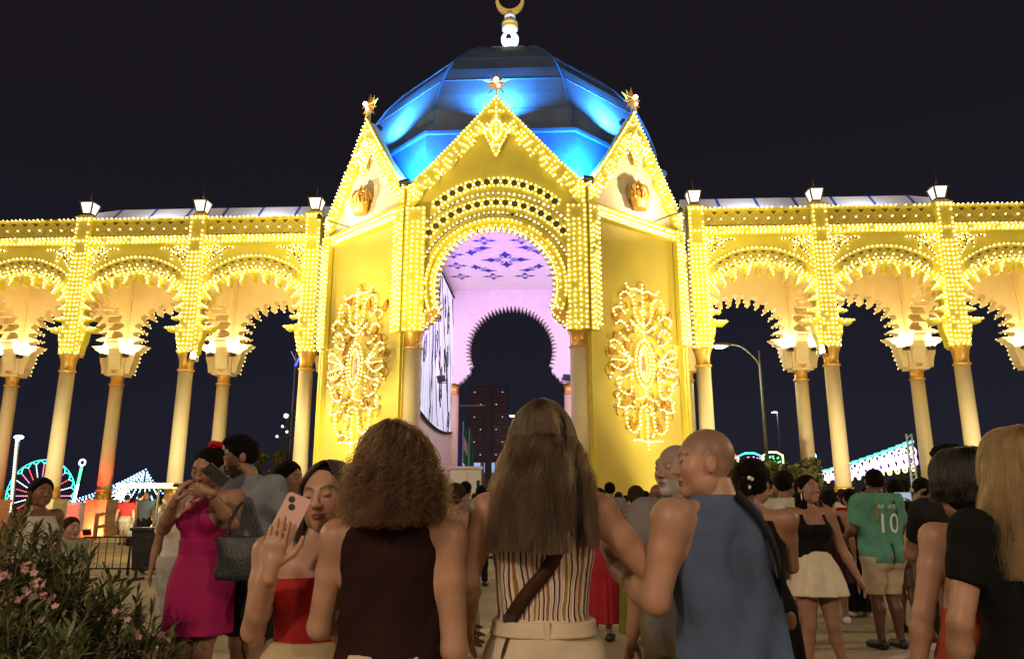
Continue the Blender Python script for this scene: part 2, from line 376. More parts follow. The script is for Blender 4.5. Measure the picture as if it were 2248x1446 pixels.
MB().lathe([(.34, -.1), (.30, .1), (.22, .22)], n=20).build('finial_base', M_WHITE, fin)
MB().ball((0, 0, .62), .44, 24, 16).build('finial_ball', M_WHITE, fin); MB().lathe([(.2, 1.0), (.3, 1.08), (.4, 1.16)], n=20).build('finial_neck', M_WHITE, fin)
MB().lathe([(.34, 1.14), (.40, 1.18), (.40, 1.30), (.36, 1.33), (.40, 1.36), (.40, 1.55), (.34, 1.6)], n=24).build('finial_band', M_GOLD, fin)
MB().ball((0, 0, 1.84), .28, 20, 14).build('finial_ball', M_WHITE, fin)
ao, ai = arc((0, 2.72), .7, -230, 50, 40), arc((0, 2.86), .56, 46, -226, 40)
MB().panel(ao + ai, -.08, .08).build('crescent', M_GOLD, fin)
# ------------------------------------------------------------------ inside of the pavilion
M_WALLW = mat('white_inner_wall', (.78, .74, .72), .6, .04)
M_MOTIF = mat('blue_stencil', (.03, .03, .30), .6, 0)
rear = keyhole(8.78, 2.30, 2.02, 44, 2.55, 7.1)
rw = [(2.95, 7.1), (2.95, 11.95), (-2.95, 11.95), (-2.95, 7.1)] + list(reversed(rear))
MB().panel(rw, 11.2, 11.75).build('rear_wall', M_WALLW, PAV)
ceil = MB().panel([(-2.95, .75), (2.95, .75), (2.95, 11.18), (-2.95, 11.18)], 11.9, 12.0, lambda s, z, d: (s, z, d)).build('ceiling', M_WALLW, PAV)
def petal(L, W, pts=8): return [(t * L, W * math.sin(PI * t) ** .8) for t in np.linspace(0, 1, pts)] + [(t * L, -W * math.sin(PI * t) ** .8) for t in np.linspace(1, 0, pts)[1:-1]]
def motif(cx, cy, s, sub='full'):
    m = MB()
    def place(poly, ang, r0):
        ca, sa = math.cos(ang), math.sin(ang)
        q = [(cx + s * ((r0 + x) * ca - y * sa), cy + s * ((r0 + x) * sa + y * ca)) for x, y in poly]
        m.panel(q, 11.893, 11.897, lambda a, b, d: (a, b, d))
    for k in range(4 if sub == 'full' else 2):
        a = k * PI / 2 + (sub if sub != 'full' else 0)
        fl = [(0, .03), (.28, .09), (.42, .26), (.52, .3), (.6, .16), (.8, .07), (1.0, 0), (.8, -.07), (.6, -.16), (.52, -.3), (.42, -.26), (.28, -.09), (0, -.03)]
        place(fl, a, .22)
        if sub == 'full':
            for da in (-.28, .28): place(petal(.42, .05), a + PI / 4 + da, .2)
        elif k == 0: place(petal(.6, .06), a + PI / 4, .3); place(petal(.5, .05), a + PI / 4 - .35, .3); place(petal(.5, .05), a + PI / 4 + .35, .3)
    m.build('ceiling_motif', M_MOTIF, ceil)
motif(0, 6.5, .95)
for x, y in ((-2.27, 8.9), (-.74, 8.95), (.77, 8.95), (2.27, 8.95), (-2.27, 7.25), (2.27, 7.25), (-2.27, 5.7), (2.27, 5.7), (-.77, 4.0), (.77, 4.0), (-2.27, 4.0), (2.27, 4.0)): motif(x, y, .45)
for x, y, a in ((-1.45, 8.05, -PI / 2), (1.45, 8.05, PI), (-1.45, 4.9, 0), (1.45, 4.9, PI / 2)): motif(x, y, .8, a)
M_GLASS = mat('backlit_white_glass', (.8, .82, .9), .3, 0, emit=(.82, .86, 1), estr=.75)
M_LEAD = mat('black_lead', (.012, .012, .015), .5, 0)
for sx in (-1, 1):      # side partitions with a round backlit leaded window
    tf = (lambda y, z, d, sx=sx: (sx * (2.95 + d), y, z))
    w = MB().panel([(.8, 0), (11.7, 0), (11.7, 11.88), (.8, 11.88)], .02, .3, tf).build('inner_wall', M_PEACH, PAV)
    zbot = lambda y: 4.42 + .013 * (y - 6.3) ** 2
    disc = [(y, zbot(y)) for y in np.linspace(.95, 11.55, 24)] + [(11.55, 11.5), (.95, 11.5)]
    MB().panel(disc, -.03, .01, tf).build('leaded_window', M_GLASS, w)
    ld = MB(); ld.tube([tf(y, z, -.05) for y, z in disc], .07, 6, closed=True)
    r2 = np.random.default_rng(5)
    def inside(y, z): return z > zbot(y) and z < 11.45 and 1.0 < y < 11.5
    def ln(pts, r):
        seg = [tf(y, z, -.035) for y, z in pts if inside(y, z)]
        if len(seg) > 2: ld.tube(seg, r * .6, 5)
    for k in range(9):     # sweeping stems and fan lines
        y0 = 2.2 + k * 1.1; ln([(y0 + 1.9 * t + .9 * math.sin(3 * t + k), 12 - 8.5 * t) for t in np.linspace(0, 1, 40)], .045 if k % 2 else .025)
    for k in range(26):
        y0 = 1 + k * .42; ln([(y0 + 2.2 * t * t, 12 - 9 * t) for t in np.linspace(0, 1, 30)], .014)
    for k in range(16):    # pods and leaves
        cy, cz, ss = 2.5 + r2.random() * 8.6, 4.8 + r2.random() * 6.3, .3 + .35 * r2.random(); an = r2.random() * 1.2 - .6
        for sc in (1, .55):
            pts = [(cy + ss * sc * (.55 * math.sin(a) * math.cos(an) - math.cos(a) * math.sin(an)), cz + 1.3 * ss * sc * (.55 * math.sin(a) * math.sin(an) + math.cos(a) * math.cos(an)) * (1 + .18 * math.cos(4 * a))) for a in np.linspace(0, 2 * PI, 22)]
            ln(pts, .04 * sc)
    ld.build('lead_lines', M_LEAD, w, 'stuff')
    c = MB().lathe([(.30, 0), (.30, 6.6)], (sx * 2.9, 11.5, 0), 20).build('column', M_CREAM, PAV)
    MB().lathe([(.31, 0), (.345, .05), (.29, .1), (.285, .3), (.37, .56), (.37, .55)], (sx * 2.9, 11.5, 6.57), 20).build('capital', M_GOLD, c)
def area(name, loc, aim, size, power, col, parent=None, spread=None, shape='DISK'):
    d = bpy.data.lights.new(name, 'AREA'); d.shape = shape; d.size = size; d.energy = power; d.color = col
    if spread: d.spread = R(spread)
    o = bpy.data.objects.new(name, d); COL.objects.link(o); o.location = loc
    o.rotation_euler = (Vector(aim) - Vector(loc)).to_track_quat('-Z', 'Y').to_euler()
    return o
def floodlight(label, loc, aim, power, col, size=.3, group=None, spread=150, lens=6):
    t = thing('floodlight', label, 'floodlight', loc, 0, group)
    q = (Vector(aim) - Vector(loc)).to_track_quat('Y', 'Z').to_matrix()
    tr = lambda x, y, z: tuple(q @ Vector((x, y, z)))
    MB().box((0, -.06, 0), (size * 1.3, .12, size), tf=tr).build('housing', M_BLACK, t)
    MB().box((0, .004, 0), (size * 1.1, .006, size * .8), tf=tr).build('lens', mat('lens_%d_%d_%d' % tuple(int(c * 100) for c in col), (.5, .5, .5), .2, 0, emit=col, estr=lens), t)
    MB().bar((-size * .7, 0, -size * .75), (-size * .7, 0, 0), .03).bar((size * .7, 0, -size * .75), (size * .7, 0, 0), .03).bar((-size * .7, 0, -size * .75), (size * .7, 0, -size * .75), .03).build('bracket', M_BLACK, t)
    p = Vector(loc) + (Vector(aim) - Vector(loc)).normalized() * .03
    area('floodlight_beam', p, aim, size, power, col, spread=spread)
    return t
BLUE = (.03, .32, 1.0)
for sx in (-1, 1):
    floodlight('blue floodlight in the %s valley between the gables' % ('left' if sx < 0 else 'right'), (sx * 3.28, -.02, 12.72), (sx * 2.9, 1.2, 15.2), 800, BLUE, .3, 'blue floodlights in the gable valleys', 170)
for i, sx in enumerate((0, -1, 1)):   # behind the gables, aimed at the dome
    n = ('central', 'left', 'right')[i]; mid = OL / 2
    loc = (0, .36, 15.95) if sx == 0 else TFO(sx)(mid, 16.1, .45); aim = (0, 1.9, 17.9) if sx == 0 else TFO(sx)(mid, 17.9, 1.7)
    floodlight('blue floodlight hidden behind the %s gable' % n, loc, aim, 520 if i == 0 else 600, (.09, .45, 1.0), .2, 'blue floodlights behind the gables', 145)
for i, (x, y) in enumerate(((-1.55, 6.3), (1.55, 6.3), (.05, 5.35))):
    floodlight('small spotlight at the dome cap, %s' % ('left of the finial', 'right of the finial', 'below the finial ball')[i], (DX + x, y, 22.28), (DX, DY - .15, 23.2), 60, (.35, .62, 1) if i < 2 else (.8, .88, 1), .16, 'spotlights round the finial', 100)
VIO = (.42, .12, 1.0)
for sx in (-1, 1):
    floodlight('violet floodlight on the inner cornice, %s side' % ('left' if sx < 0 else 'right'), (sx * 2.3, 1.4, 8.1), (sx * 1.0, 6.8, 11.9), 230, VIO, .3, 'violet floodlights inside the pavilion', 160)
    floodlight('pink floodlight low inside the pavilion, %s side' % ('left' if sx < 0 else 'right'), (sx * 2.55, 5.2, 6.4), (sx * -.5, 11.2, 9.5), 75, (1, .45, .42), .26, 'pink floodlights inside the pavilion', 130)
# stars on the gable peaks
def star(label, loc, rz):
    t = thing('gable_star', label, 'star', loc, rz, 'gold stars on the gables')
    t.scale = (1.3, 1.3, 1.3); m = MB(); c0 = len(m.V); V = [(0, -.12, 0), (0, .12, 0)]
    for k in range(20):
        a = 2 * PI * k / 20; r = (.46 if k % 4 == 0 else .38) if k % 2 == 0 else .15
        V.append((r * math.sin(a), 0, r * math.cos(a)))
    F = [(0, 2 + k, 2 + (k + 1) % 20) for k in range(20)] + [(1, 2 + (k + 1) % 20, 2 + k) for k in range(20)]
    m.add(V, F).build('star_body', mat('orange_gilt', (.80, .36, .05), .4, .1, 6, metal=.3), t)
    MB().bar((0, 0, -.75), (0, 0, -.2), .05).build('stem', M_GOLD, t)
    bulbs([(0, -.17, .03)], .085, mat('white_bulb', (.9, .9, .9), .3, 0, emit=(1, .86, .66), estr=5), t, 'centre_bulb'); bulbs([(.07, -.14, -.14)], .05, MATS['white_bulb'], t, 'lower_bulb')
    return t
star('gold star with white bulb on the central gable peak', (0, -.05, 16.58), 0)
for sx in (-1, 1):
    q = TFO(sx)(OL / 2 + .02, 16.8, 0); star('gold star with white bulb on the %s gable peak' % ('left' if sx < 0 else 'right'), q, sx * R(41.5))
# crowns
M_RED = mat('red_velvet', (.72, .27, .05), .6, 0)
for sx in (-1, 1):
    q = TFO(sx)(OL / 2 + .02, 12.45, -.22); t = thing('crown_emblem', 'gilt crown mounted on the %s gable' % ('left' if sx < 0 else 'right'), 'crown', q, sx * R(41.5), 'gilt crowns on the side gables')
    MB().lathe([(.33, -.24), (.42, .05), (.44, .09), (.41, .1), (.30, -.2)], n=20).build('crown_band', M_GOLD, t)
    MB().lathe([(.24, .0), (.26, .2), (.26, .36), (.2, .44), (.08, .48)], n=18).build('velvet_lining', M_RED, t)
    t.scale = (1.0, .6, 1.1)
    for k in range(8):
        a = 2 * PI * k / 8 + .5; P = [(r * math.cos(a), r * math.sin(a), z) for r, z in ((.42, .06), (.5, .24), (.5, .40), (.38, .55), (.18, .62), (.0, .6))]
        MB().tube(P, .06, 6).build('crown_arch', M_GOLD, t)
        MB().panel([(-.09, .08), (.09, .08), (.05, .2), (.1, .27), (0, .36), (-.1, .27), (-.05, .2)], -.46, -.42, lambda u, z, d, a=a: (-d * math.cos(a + .39) - u * math.sin(a + .39), -d * math.sin(a + .39) + u * math.cos(a + .39), z)).build('crown_leaf', M_GOLD, t)
    MB().bar((0, 0, .55), (0, 0, .86), .05).bar((-.09, 0, .76), (.09, 0, .76), .05).build('crown_cross', M_GOLD, t)
    fp = TFO(sx)(OL / 2 + .7, 11.95, -1.5)
    fl_ = floodlight('small spotlight below the %s crown' % ('left' if sx < 0 else 'right'), fp, TFO(sx)(OL / 2 - .1, 13.5, 0), 110, (1, .82, .52), .16, 'spotlights below the crowns', 150)
    bq = TFO(sx)(OL / 2 + .7, 11.83, -.1); MB().bar(tuple(Vector(bq) - Vector(fp)), (0, 0, -.12), .03).build('support_arm', M_BLACK, fl_)
# scroll medallions on the side walls
CURV = [[(0, .97), (0, .44)], [(-.5, .93), (-.4, .88), (-.2, .9), (0, .88)],
 [(-.02, .46), (-.15, .5), (-.25, .58), (-.26, .68), (-.3, .77), (-.42, .82), (-.55, .83), (-.66, .77), (-.66, .68), (-.65, .63)],
 [(-.65, .63), (-.8, .62), (-.9, .57), (-.82, .52)], [(-.65, .63), (-.55, .57), (-.48, .61)], [(-.02, .38), (-.15, .4), (-.27, .46), (-.38, .49), (-.33, .45)],
 [(-.85, .38), (-.78, .44), (-.65, .46), (-.53, .43), (-.47, .37)], [(-.72, .31), (-.6, .27), (-.48, .24), (-.43, .3)],
 [(-.4, .03), (-.6, .12), (-.75, .2), (-.88, .22), (-.97, .2)], [(-.4, .03), (-.6, .07), (-.8, .11), (-.97, .14)], [(-.4, .03), (-.6, .0), (-.8, .0), (-.95, -.01)],
 [(-.4, .03), (-.55, -.06), (-.7, -.11), (-.85, -.1), (-.97, -.07)],
 [(-.97, -.17), (-.85, -.22), (-.78, -.32), (-.68, -.37), (-.5, -.39), (-.42, -.33), (-.42, -.2), (-.38, -.1)], [(-.8, -.21), (-.65, -.2), (-.5, -.17)],
 [(-.02, -.38), (-.15, -.42), (-.3, -.43), (-.35, -.47)], [(-.85, -.42), (-.78, -.48), (-.85, -.53), (-.65, -.55), (-.5, -.52), (-.42, -.53)],
 [(0, -.49), (-.15, -.52), (-.2, -.6), (-.22, -.72), (-.3, -.8), (-.45, -.81), (-.58, -.74), (-.6, -.64), (-.62, -.56)],
 [(0, -.5), (0, -1.0)], [(-.4, -.9), (-.25, -.9), (0, -.92)], [(0, .38), (0, .3)], [(0, -.3), (0, -.38)]]
def smoothc(P, n=6):
    P = [np.array(p, float) for p in P]
    if len(P) < 3: return P
    Q = [2 * P[0] - P[1]] + P + [2 * P[-1] - P[-2]]; out = []
    for i in range(1, len(Q) - 2):
        for t in np.linspace(0, 1, n, endpoint=False):
            a, b, c, d = Q[i - 1:i + 3]; out.append(.5 * (2 * b + (c - a) * t + (2 * a - 5 * b + 4 * c - d) * t * t + (3 * b - a - 3 * c + d) * t ** 3))
    return out + [P[-1]]
M_LEAF = mat('amber_leaf', (.55, .25, .03), .45, .2, 8)
for sx in (-1, 1):
    t = thing('scroll_medallion', 'oval gold scrollwork medallion with bulbs on the %s side wall' % ('left' if sx < 0 else 'right'), 'ornament', (0, 0, 0), 0, 'scrollwork medallions')
    tfO = TFO(sx); tf = (lambda u, v, d: tfO(OL / 2 + .05 + u * 1.78, 6.28 + v * 3.05, d)); L = []
    w = MB(); wo = MB(); lf = MB()
    for c in CURV:
        for mx in ((1, -1) if abs(c[-1][0]) > .01 or abs(c[0][0]) > .01 else (1,)):
            P = smoothc([(mx * x, y) for x, y in c])
            w.tube([tf(x, y, -.08) for x, y in P], .02, 5)
            L += [tf(x / 1.78, y / 3.05, -.14) for x, y in spaced([(x * 1.78, y * 3.05) for x, y in P], .155)]
            if len(c) > 3:    # wire flourish running beside the curve and curling away at its end
                e = np.array(P[-1]); d = np.array(P[-1]) - np.array(P[-3]); an = math.atan2(d[1] * 3.05, d[0] * 1.78)
                cr = [(e[0] * 1.78, e[1] * 3.05)]
                for s in range(9): an += mx * .42; cr.append((cr[-1][0] + .085 * math.cos(an), cr[-1][1] + .085 * math.sin(an)))
                wo.tube([tf(x / 1.78, y / 3.05, -.05) for x, y in cr], .022, 5)
                k = len(P) // 2; lx, ly = P[k][0] * 1.78, P[k][1] * 3.05; la = rng.random() * 6.28
                q = [(lx + .1 * math.cos(la) + x * math.cos(la) - y * math.sin(la), ly + x * math.sin(la) + y * math.cos(la)) for x, y in petal(.42, .11)]
                MB().panel([(a / 1.78, b / 3.05) for a, b in q], -.05, .04, tf).build('leaf_plate', M_LEAF, t)
    r3 = np.random.default_rng(3)
    for gx in np.arange(.12, 1.0, .16):      # lace of small curls filling the oval
        for gy in np.arange(-.9, .95, .115):
            x, y = gx + .03 * r3.normal(), gy + .02 * r3.normal()
            if (x / 1.0) ** 2 + (y / 1.0) ** 2 > .93 or (x / .33) ** 2 + (y / .34) ** 2 < 1: continue
            an0, tn, sz = r3.random() * 6.28, r3.choice((-1, 1)), .13 + .07 * r3.random()
            for mx in (1, -1):
                an = an0 if mx > 0 else PI - an0; cr = [(mx * x * 1.78, y * 3.05)]; st = sz * .5
                for s_ in range(11): an += mx * tn * (.3 + .05 * s_); cr.append((cr[-1][0] + st * .55 * math.cos(an), cr[-1][1] + st * .55 * math.sin(an))); st *= .93
                wo.tube([tf(a / 1.78, b / 3.05, -.0) for a, b in cr], .014, 4)
                if r3.random() < .2: L.append(tf(cr[5][0] / 1.78, cr[5][1] / 3.05, -.1))
    for a, b in ((.165, .205), (.275, .285)):
        el = [(a * math.cos(k * PI / 24), b * math.sin(k * PI / 24)) for k in range(48)]
        w.tube([tf(x, y, -.08) for x, y in el], .03, 5, closed=True); L += [tf(x / 1.78, y / 3.05, -.14) for x, y in spaced([(x * 1.78, y * 3.05) for x, y in el], .15, True)]
    w.build('scrollwork', M_YEL, t); wo.build('wire_lace', mat('amber_wire', (.42, .24, .03), .6, .2, 5), t, 'stuff'); pass
    MB().panel([(.15 * math.cos(k * PI / 16), .19 * math.sin(k * PI / 16)) for k in range(32)], -.06, .04, tf).build('centre_plate', M_PEACH, t)
    MB().panel([(.05, -.1), (.07, -.02), (.03, .02), (.05, .07), (0, .1), (-.05, .07), (-.03, .02), (-.07, -.02), (-.05, -.1), (0, -.06)], -.075, -.061, tf).build('centre_figure', M_LEAF, t)
    bulbs(L, .025, M_BULB, t)

# ------------------------------------------------------------------ arcades
AY, RY, BAY, P0 = 3.9, 7.4, 4.92, 7.87
def hooked(a, b, zc, blo, ntooth, span, finger):
    """right half of a hooked (wave-lobed) arch, crown to springing: list of (x,z)"""
    out = []; p = span / ntooth
    def pt(phi, ins):
        ph = R(phi); bb = b if phi < 90 else blo
        x, z = a * math.sin(ph), zc + bb * math.cos(ph); l = math.hypot(x, z - zc) or 1
        return (x * (1 - ins / l), zc + (z - zc) * (1 - ins / l))
    sh = [(-.02, .52), (.03, .38), (.02, .2), (.1, .06), (.28, 0), (.46, .02), (.58, .12), (.6, .26), (.66, .42), (.78, .62), (.95, .86), (1.04, .98), (1.12, .98), (1.14, .86), (1.06, .7)]
    out.append(pt(0, finger * .9)); out.append(pt(p * .08, finger * .8))
    for i in range(ntooth):
        for u, r in sh:
            if i == 0 and u < .05: continue
            out.append(pt(p * (i + u), finger * r))
    return out, pt
def lobed_wall(hw, zb, zt, a, b, zc, blo, nt, span, finger, br, d0, d1, tf=ID):
    half, pt = hooked(a, b, zc, blo, nt, span, finger)
    foot = [(half[-1][0] + .06, half[-1][1] - .12), (br + .02, zb + .95), (br + .06, zb + .6), (br + .16, zb + .3), (br + .2, zb)]
    half = half + foot
    opening = [(-x, z) for x, z in reversed(half)] + half[1:]
    poly = [(-hw, zb)] + opening + [(hw, zb), (hw, zt), (-hw, zt)]
    m = MB().panel(poly, d0, d1, tf); return m, half, pt
HB = (BAY - .66) / 2
ARCH = dict(a=2.16, b=1.5, zc=9.18, blo=1.7, nt=7, span=124, finger=.44, br=1.86)
bayM = {}
m, half, fpt = lobed_wall(HB, 7.3, 11.96, ARCH['a'], ARCH['b'], ARCH['zc'], ARCH['blo'], ARCH['nt'], ARCH['span'], ARCH['finger'], ARCH['br'], .12, .5)
bayM['arch_panel'] = (m, M_YEL)
m = MB().panel([(-HB, 11.97), (HB, 11.97), (HB, 12.3), (-HB, 12.3)], -.02, .5).panel([(-HB, 12.31), (HB, 12.31), (HB, 13.0), (-HB, 13.0)], .12, .5).panel([(-HB, 13.005), (HB, 13.005), (HB, 13.1), (-HB, 13.1)], .0, .5)
bayM['frieze'] = (m, M_YEL)
OC, OR = 8.36, 3.05     # outer arc of the voussoir band
oarc = [q for q in arc((0, OC), OR, 46, 134, 40)]
bayM['arch_rim'] = (MB().tube([(x, .1, z) for x, z in oarc], .05, 5), M_YEL)
mk = MB(); Bb = []
def ring_at(phi, ins): return fpt(phi, ins)
# voussoir band: darker scalloped fields with a flower and a bulb in each
LOBES = []; nb = 11; fl_me = [(0.045, .0), (.1, .03), (.13, 0), (.1, -.03)]
def flower(x, z, s=1.):
    for k in range(4):
        a = k * PI / 2 + PI / 4 * 0; mk.panel([(x + s * (u * math.cos(a) - v * math.sin(a)), z + s * (u * math.sin(a) + v * math.cos(a))) for u, v in fl_me], .1045, .108)
for i in range(nb):
    an = R(54 + (126 - 54) * i / (nb - 1)); rr = OR - .33; x, z = rr * math.cos(an) * 1.0, OC + rr * math.sin(an)
    if abs(x) > 1.95: continue
    rt, rbm = OR - .08, OR - .6
    lob = [(x + .24 * math.cos(t), z + .24 * math.sin(t)) for t in np.linspace(0, 2 * PI, 16, endpoint=False)]
    LOBES.append((x, .0005 * (i % 2), z)); flower(x, z); Bb.append((x, .06, z))
for i in range(nb - 1):
    an = R(54 + (126 - 54) * (i + .5) / (nb - 1))
    for rr, w in ((OR - .1, .13), (OR - .56, .08)):
        x, z = rr * math.cos(an), OC + rr * math.sin(an)
        if abs(x) < 2.0: 
            tx, tz = -math.sin(an), math.cos(an); sg = 1 if w > .1 else -1
            mk.panel([(x + tx * w, z + tz * w + 0), (x - tx * w, z - tz * w), (x - sg * .11 * math.cos(an), z - sg * .11 * math.sin(an))], .1045, .108)
nf = 9
for i in range(nf):
    x = -HB + .22 + (2 * HB - .44) * i / (nf - 1)
    lob = [(x + .245 * math.cos(t), 12.655 + .25 * math.sin(t)) for t in np.linspace(0, 2 * PI, 16, endpoint=False)]
    LOBES.append((x, .0005 * (i % 2), 12.655)); flower(x, 12.655, .9); Bb.append((x, .06, 12.655))
    if i < nf - 1:
        xm = x + (2 * HB - .44) / (nf - 1) / 2
        mk.panel([(xm - .12, 12.98), (xm, 12.83), (xm + .12, 12.98)], .1045, .108); mk.panel([(xm - .08, 12.33), (xm + .08, 12.33), (xm, 12.42)], .1045, .108)
lobC = {'scalloped_field': (MB().panel([(.243 * math.cos(t), .243 * math.sin(t)) for t in np.linspace(0, 2 * PI, 16, endpoint=False)], .108, .119), mat('olive_yellow_paint', (.55, .44, .07), .6, .1, 3))}
# bulbs of a bay
for x in np.arange(-HB + .08, HB, .19): Bb += [(x, -.06, 13.09)]
for zz, ph in ((12.03, 0), (12.13, .5), (12.25, 0)):
    for x in np.arange(-HB + .06 + ph * .09, HB, .18): Bb.append((x, -.06, zz))
Bb += [(x, .03, z) for x, z in spaced(oarc, .19) if abs(x) < HB - .05]
for ins, st, ph in ((-.24, .185, 0), (-.12, .19, .5)):
    pts = [fpt(p, ins) for p in np.linspace(-100, 100, 120)]; Bb += [(x, .07, z) for x, z in spaced(pts, st) if abs(x) < HB - .04]
pt_ = ARCH['span'] / ARCH['nt']
for sg in (-1, 1):
    for i in range(ARCH['nt']):
        for u, r in ((.72, .32), (.86, .55), (.98, .8), (.55, .02), (.2, -.06), (.8, .12)):
            x, z = fpt(pt_ * (i + u), ARCH['finger'] * r); Bb.append((sg * x, .07, z))
    for x, z in spaced([(1.98, 8.1), (2.02, 7.7), (2.07, 7.4)], .17): Bb.append((sg * x, .07, z))
    # spandrel sprig
    sp = smoothc([(.95, 11.78), (1.15, 11.8), (1.4, 11.68), (1.6, 11.55), (1.78, 11.3), (1.95, 11.05), (2.0, 10.95)])
    sp2 = [smoothc(q) for q in ([(1.4, 11.68), (1.55, 11.82), (1.8, 11.86)], [(1.6, 11.55), (1.8, 11.6), (2.02, 11.8)], [(1.5, 11.6), (1.4, 11.45), (1.42, 11.32)], [(1.78, 11.3), (1.95, 11.4), (2.05, 11.6)], [(1.6, 11.58), (1.64, 11.74), (1.58, 11.86)], [(1.84, 11.72), (1.98, 11.68), (2.05, 11.85)])]
    for q in [sp] + sp2:
        mk.tube([(sg * x, .115, z) for x, z in q], .035, 4); Bb += [(sg * x, .07, z) for x, z in spaced(q, .14)]
bayM['printed_pattern'] = (mk, M_BROWN)
def rear_bay(m):
    w, h2, p2 = lobed_wall(BAY / 2 - .41, 7.1, 12.0, 1.86, 1.5, 8.9, 1.5, 7, 118, .46, 1.62, RY - AY, RY - AY + .5); return w
bayM['rear_arch'] = (rear_bay(0), M_APRICOT)
_, rh, rp = lobed_wall(BAY / 2 - .41, 7.1, 12.0, 1.86, 1.5, 8.9, 1.5, 7, 118, .46, 1.62, 0, 1)
Rb = [(sg * x, RY - AY + .52, z) for sg in (-1, 1) for x, z in spaced(rh, .2)]
bayM['soffit'] = (MB().panel([(-HB - .3, .51), (HB + .3, .51), (HB + .3, RY - AY), (-HB - .3, RY - AY)], 12.0, 12.1, lambda s, z, d: (s, z, d)), M_APRICOT)
# pillar meshes (origin on the ground under the front pilaster)
pilM = {}
m = MB().box((0, .2, 10.2), (.64, .62, 5.86)).box((0, .2, 13.16), (.72, .7, .07)).box((0, .2, 13.24), (.5, .5, .1)); pilM['pilaster'] = (m, M_YEL)
Pb = bulb_rect(.64, 7.28, 13.12, lambda s, z, d: (s - .32, -.11 + d, z))
for sg in (-1, 1): Pb += [(sg * .35, .0, z) for z in np.arange(7.35, 11.9, .19)]
m = MB(); tfT = lambda y, z, d: (d - .27, .51 + (RY - AY - .51) / 2 + y, z)
wT, _, _ = lobed_wall((RY - AY - .51) / 2, 7.25, 11.98, 1.36, 1.2, 9.0, 1.5, 5, 112, .4, 1.18, 0, .54, tfT)
pilM['cross_arch'] = (wT, M_APRICOT)
pilM['rear_block'] = (MB().box((0, RY - AY + .25, 9.5), (.8, .62, 4.96)).box((0, RY - AY + .25, 7.05), (.88, .7, .1)), M_APRICOT)
colM = [('column', MB().lathe([(.30, 1.66), (.275, 6.6)], n=24), M_CREAM), ('capital', MB().lathe([(.28, 6.55), (.33, 6.58), (.33, 6.63), (.27, 6.66), (.27, 6.85), (.31, 7.1), (.36, 7.22), (.36, 7.27)], n=24), M_GOLD),
        ('base', MB().lathe([(.36, 1.55), (.36, 1.62), (.325, 1.64), (.325, 1.9), (.36, 1.93), (.36, 1.97), (.3, 1.99)], n=24), M_GOLD), ('pedestal', MB().box((0, 0, .78), (.9, .9, 1.56)).box((0, 0, .12), (1.0, 1.0, .24)).box((0, 0, 1.5), (.98, .98, .08)), M_CREAM)]
def once(cache, name, parent, loc):
    v = cache[name]
    if not isinstance(v, bpy.types.Mesh):
        if isinstance(v[0], MB): o = v[0].build(name, v[1], parent)
        cache[name] = o.data
    else: o = link(name, v, parent)
    o.location = loc; return o
colC = {n: (m, mm) for n, m, mm in colM}
lanM = {}
M_LAMPW = mat('lantern_glass', (.9, .9, .9), .3, 0, emit=(1, .94, .84), estr=1.3)
hx = lambda r, z, n=4: [(r * math.cos(PI / 4 + 2 * PI * k / n), r * math.sin(PI / 4 + 2 * PI * k / n), z) for k in range(n)]
def frust(m, r0, z0, r1, z1): return m.add(hx(r0, z0) + hx(r1, z1), [(0, 1, 5, 4), (1, 2, 6, 5), (2, 3, 7, 6), (3, 0, 4, 7), (3, 2, 1, 0), (4, 5, 6, 7)])
lanM['lamp_glass'] = (frust(MB(), .24, .12, .38, .56), M_LAMPW)
fr = frust(frust(frust(MB(), .2, 0, .26, .12), .44, .56, .44, .60), .44, .6, .06, .76)
for k in range(4): fr.bar(hx(.25, .12)[k], hx(.39, .57)[k], .05)
fr.lathe([(.05, .74), (.03, .9), (.008, 1.4)], n=6); lanM['lamp_frame'] = (fr, mat('dark_gilt', (.16, .10, .03), .4, 0, metal=.6))
bayBulbMesh = bayRearMesh = pilBulbMesh = None
def bulb_part(cache, P, r, m, parent, loc, name):
    if cache is None: o = bulbs(P, r, m, parent, name); cache = o.data
    else: o = link(name, cache, parent); o['kind'] = 'stuff'
    o.location = loc; return cache
M_BULBR = mat('rear_bulb', (.9, .85, .7), .3, 0, emit=(1, .7, .2), estr=4, sample=False)
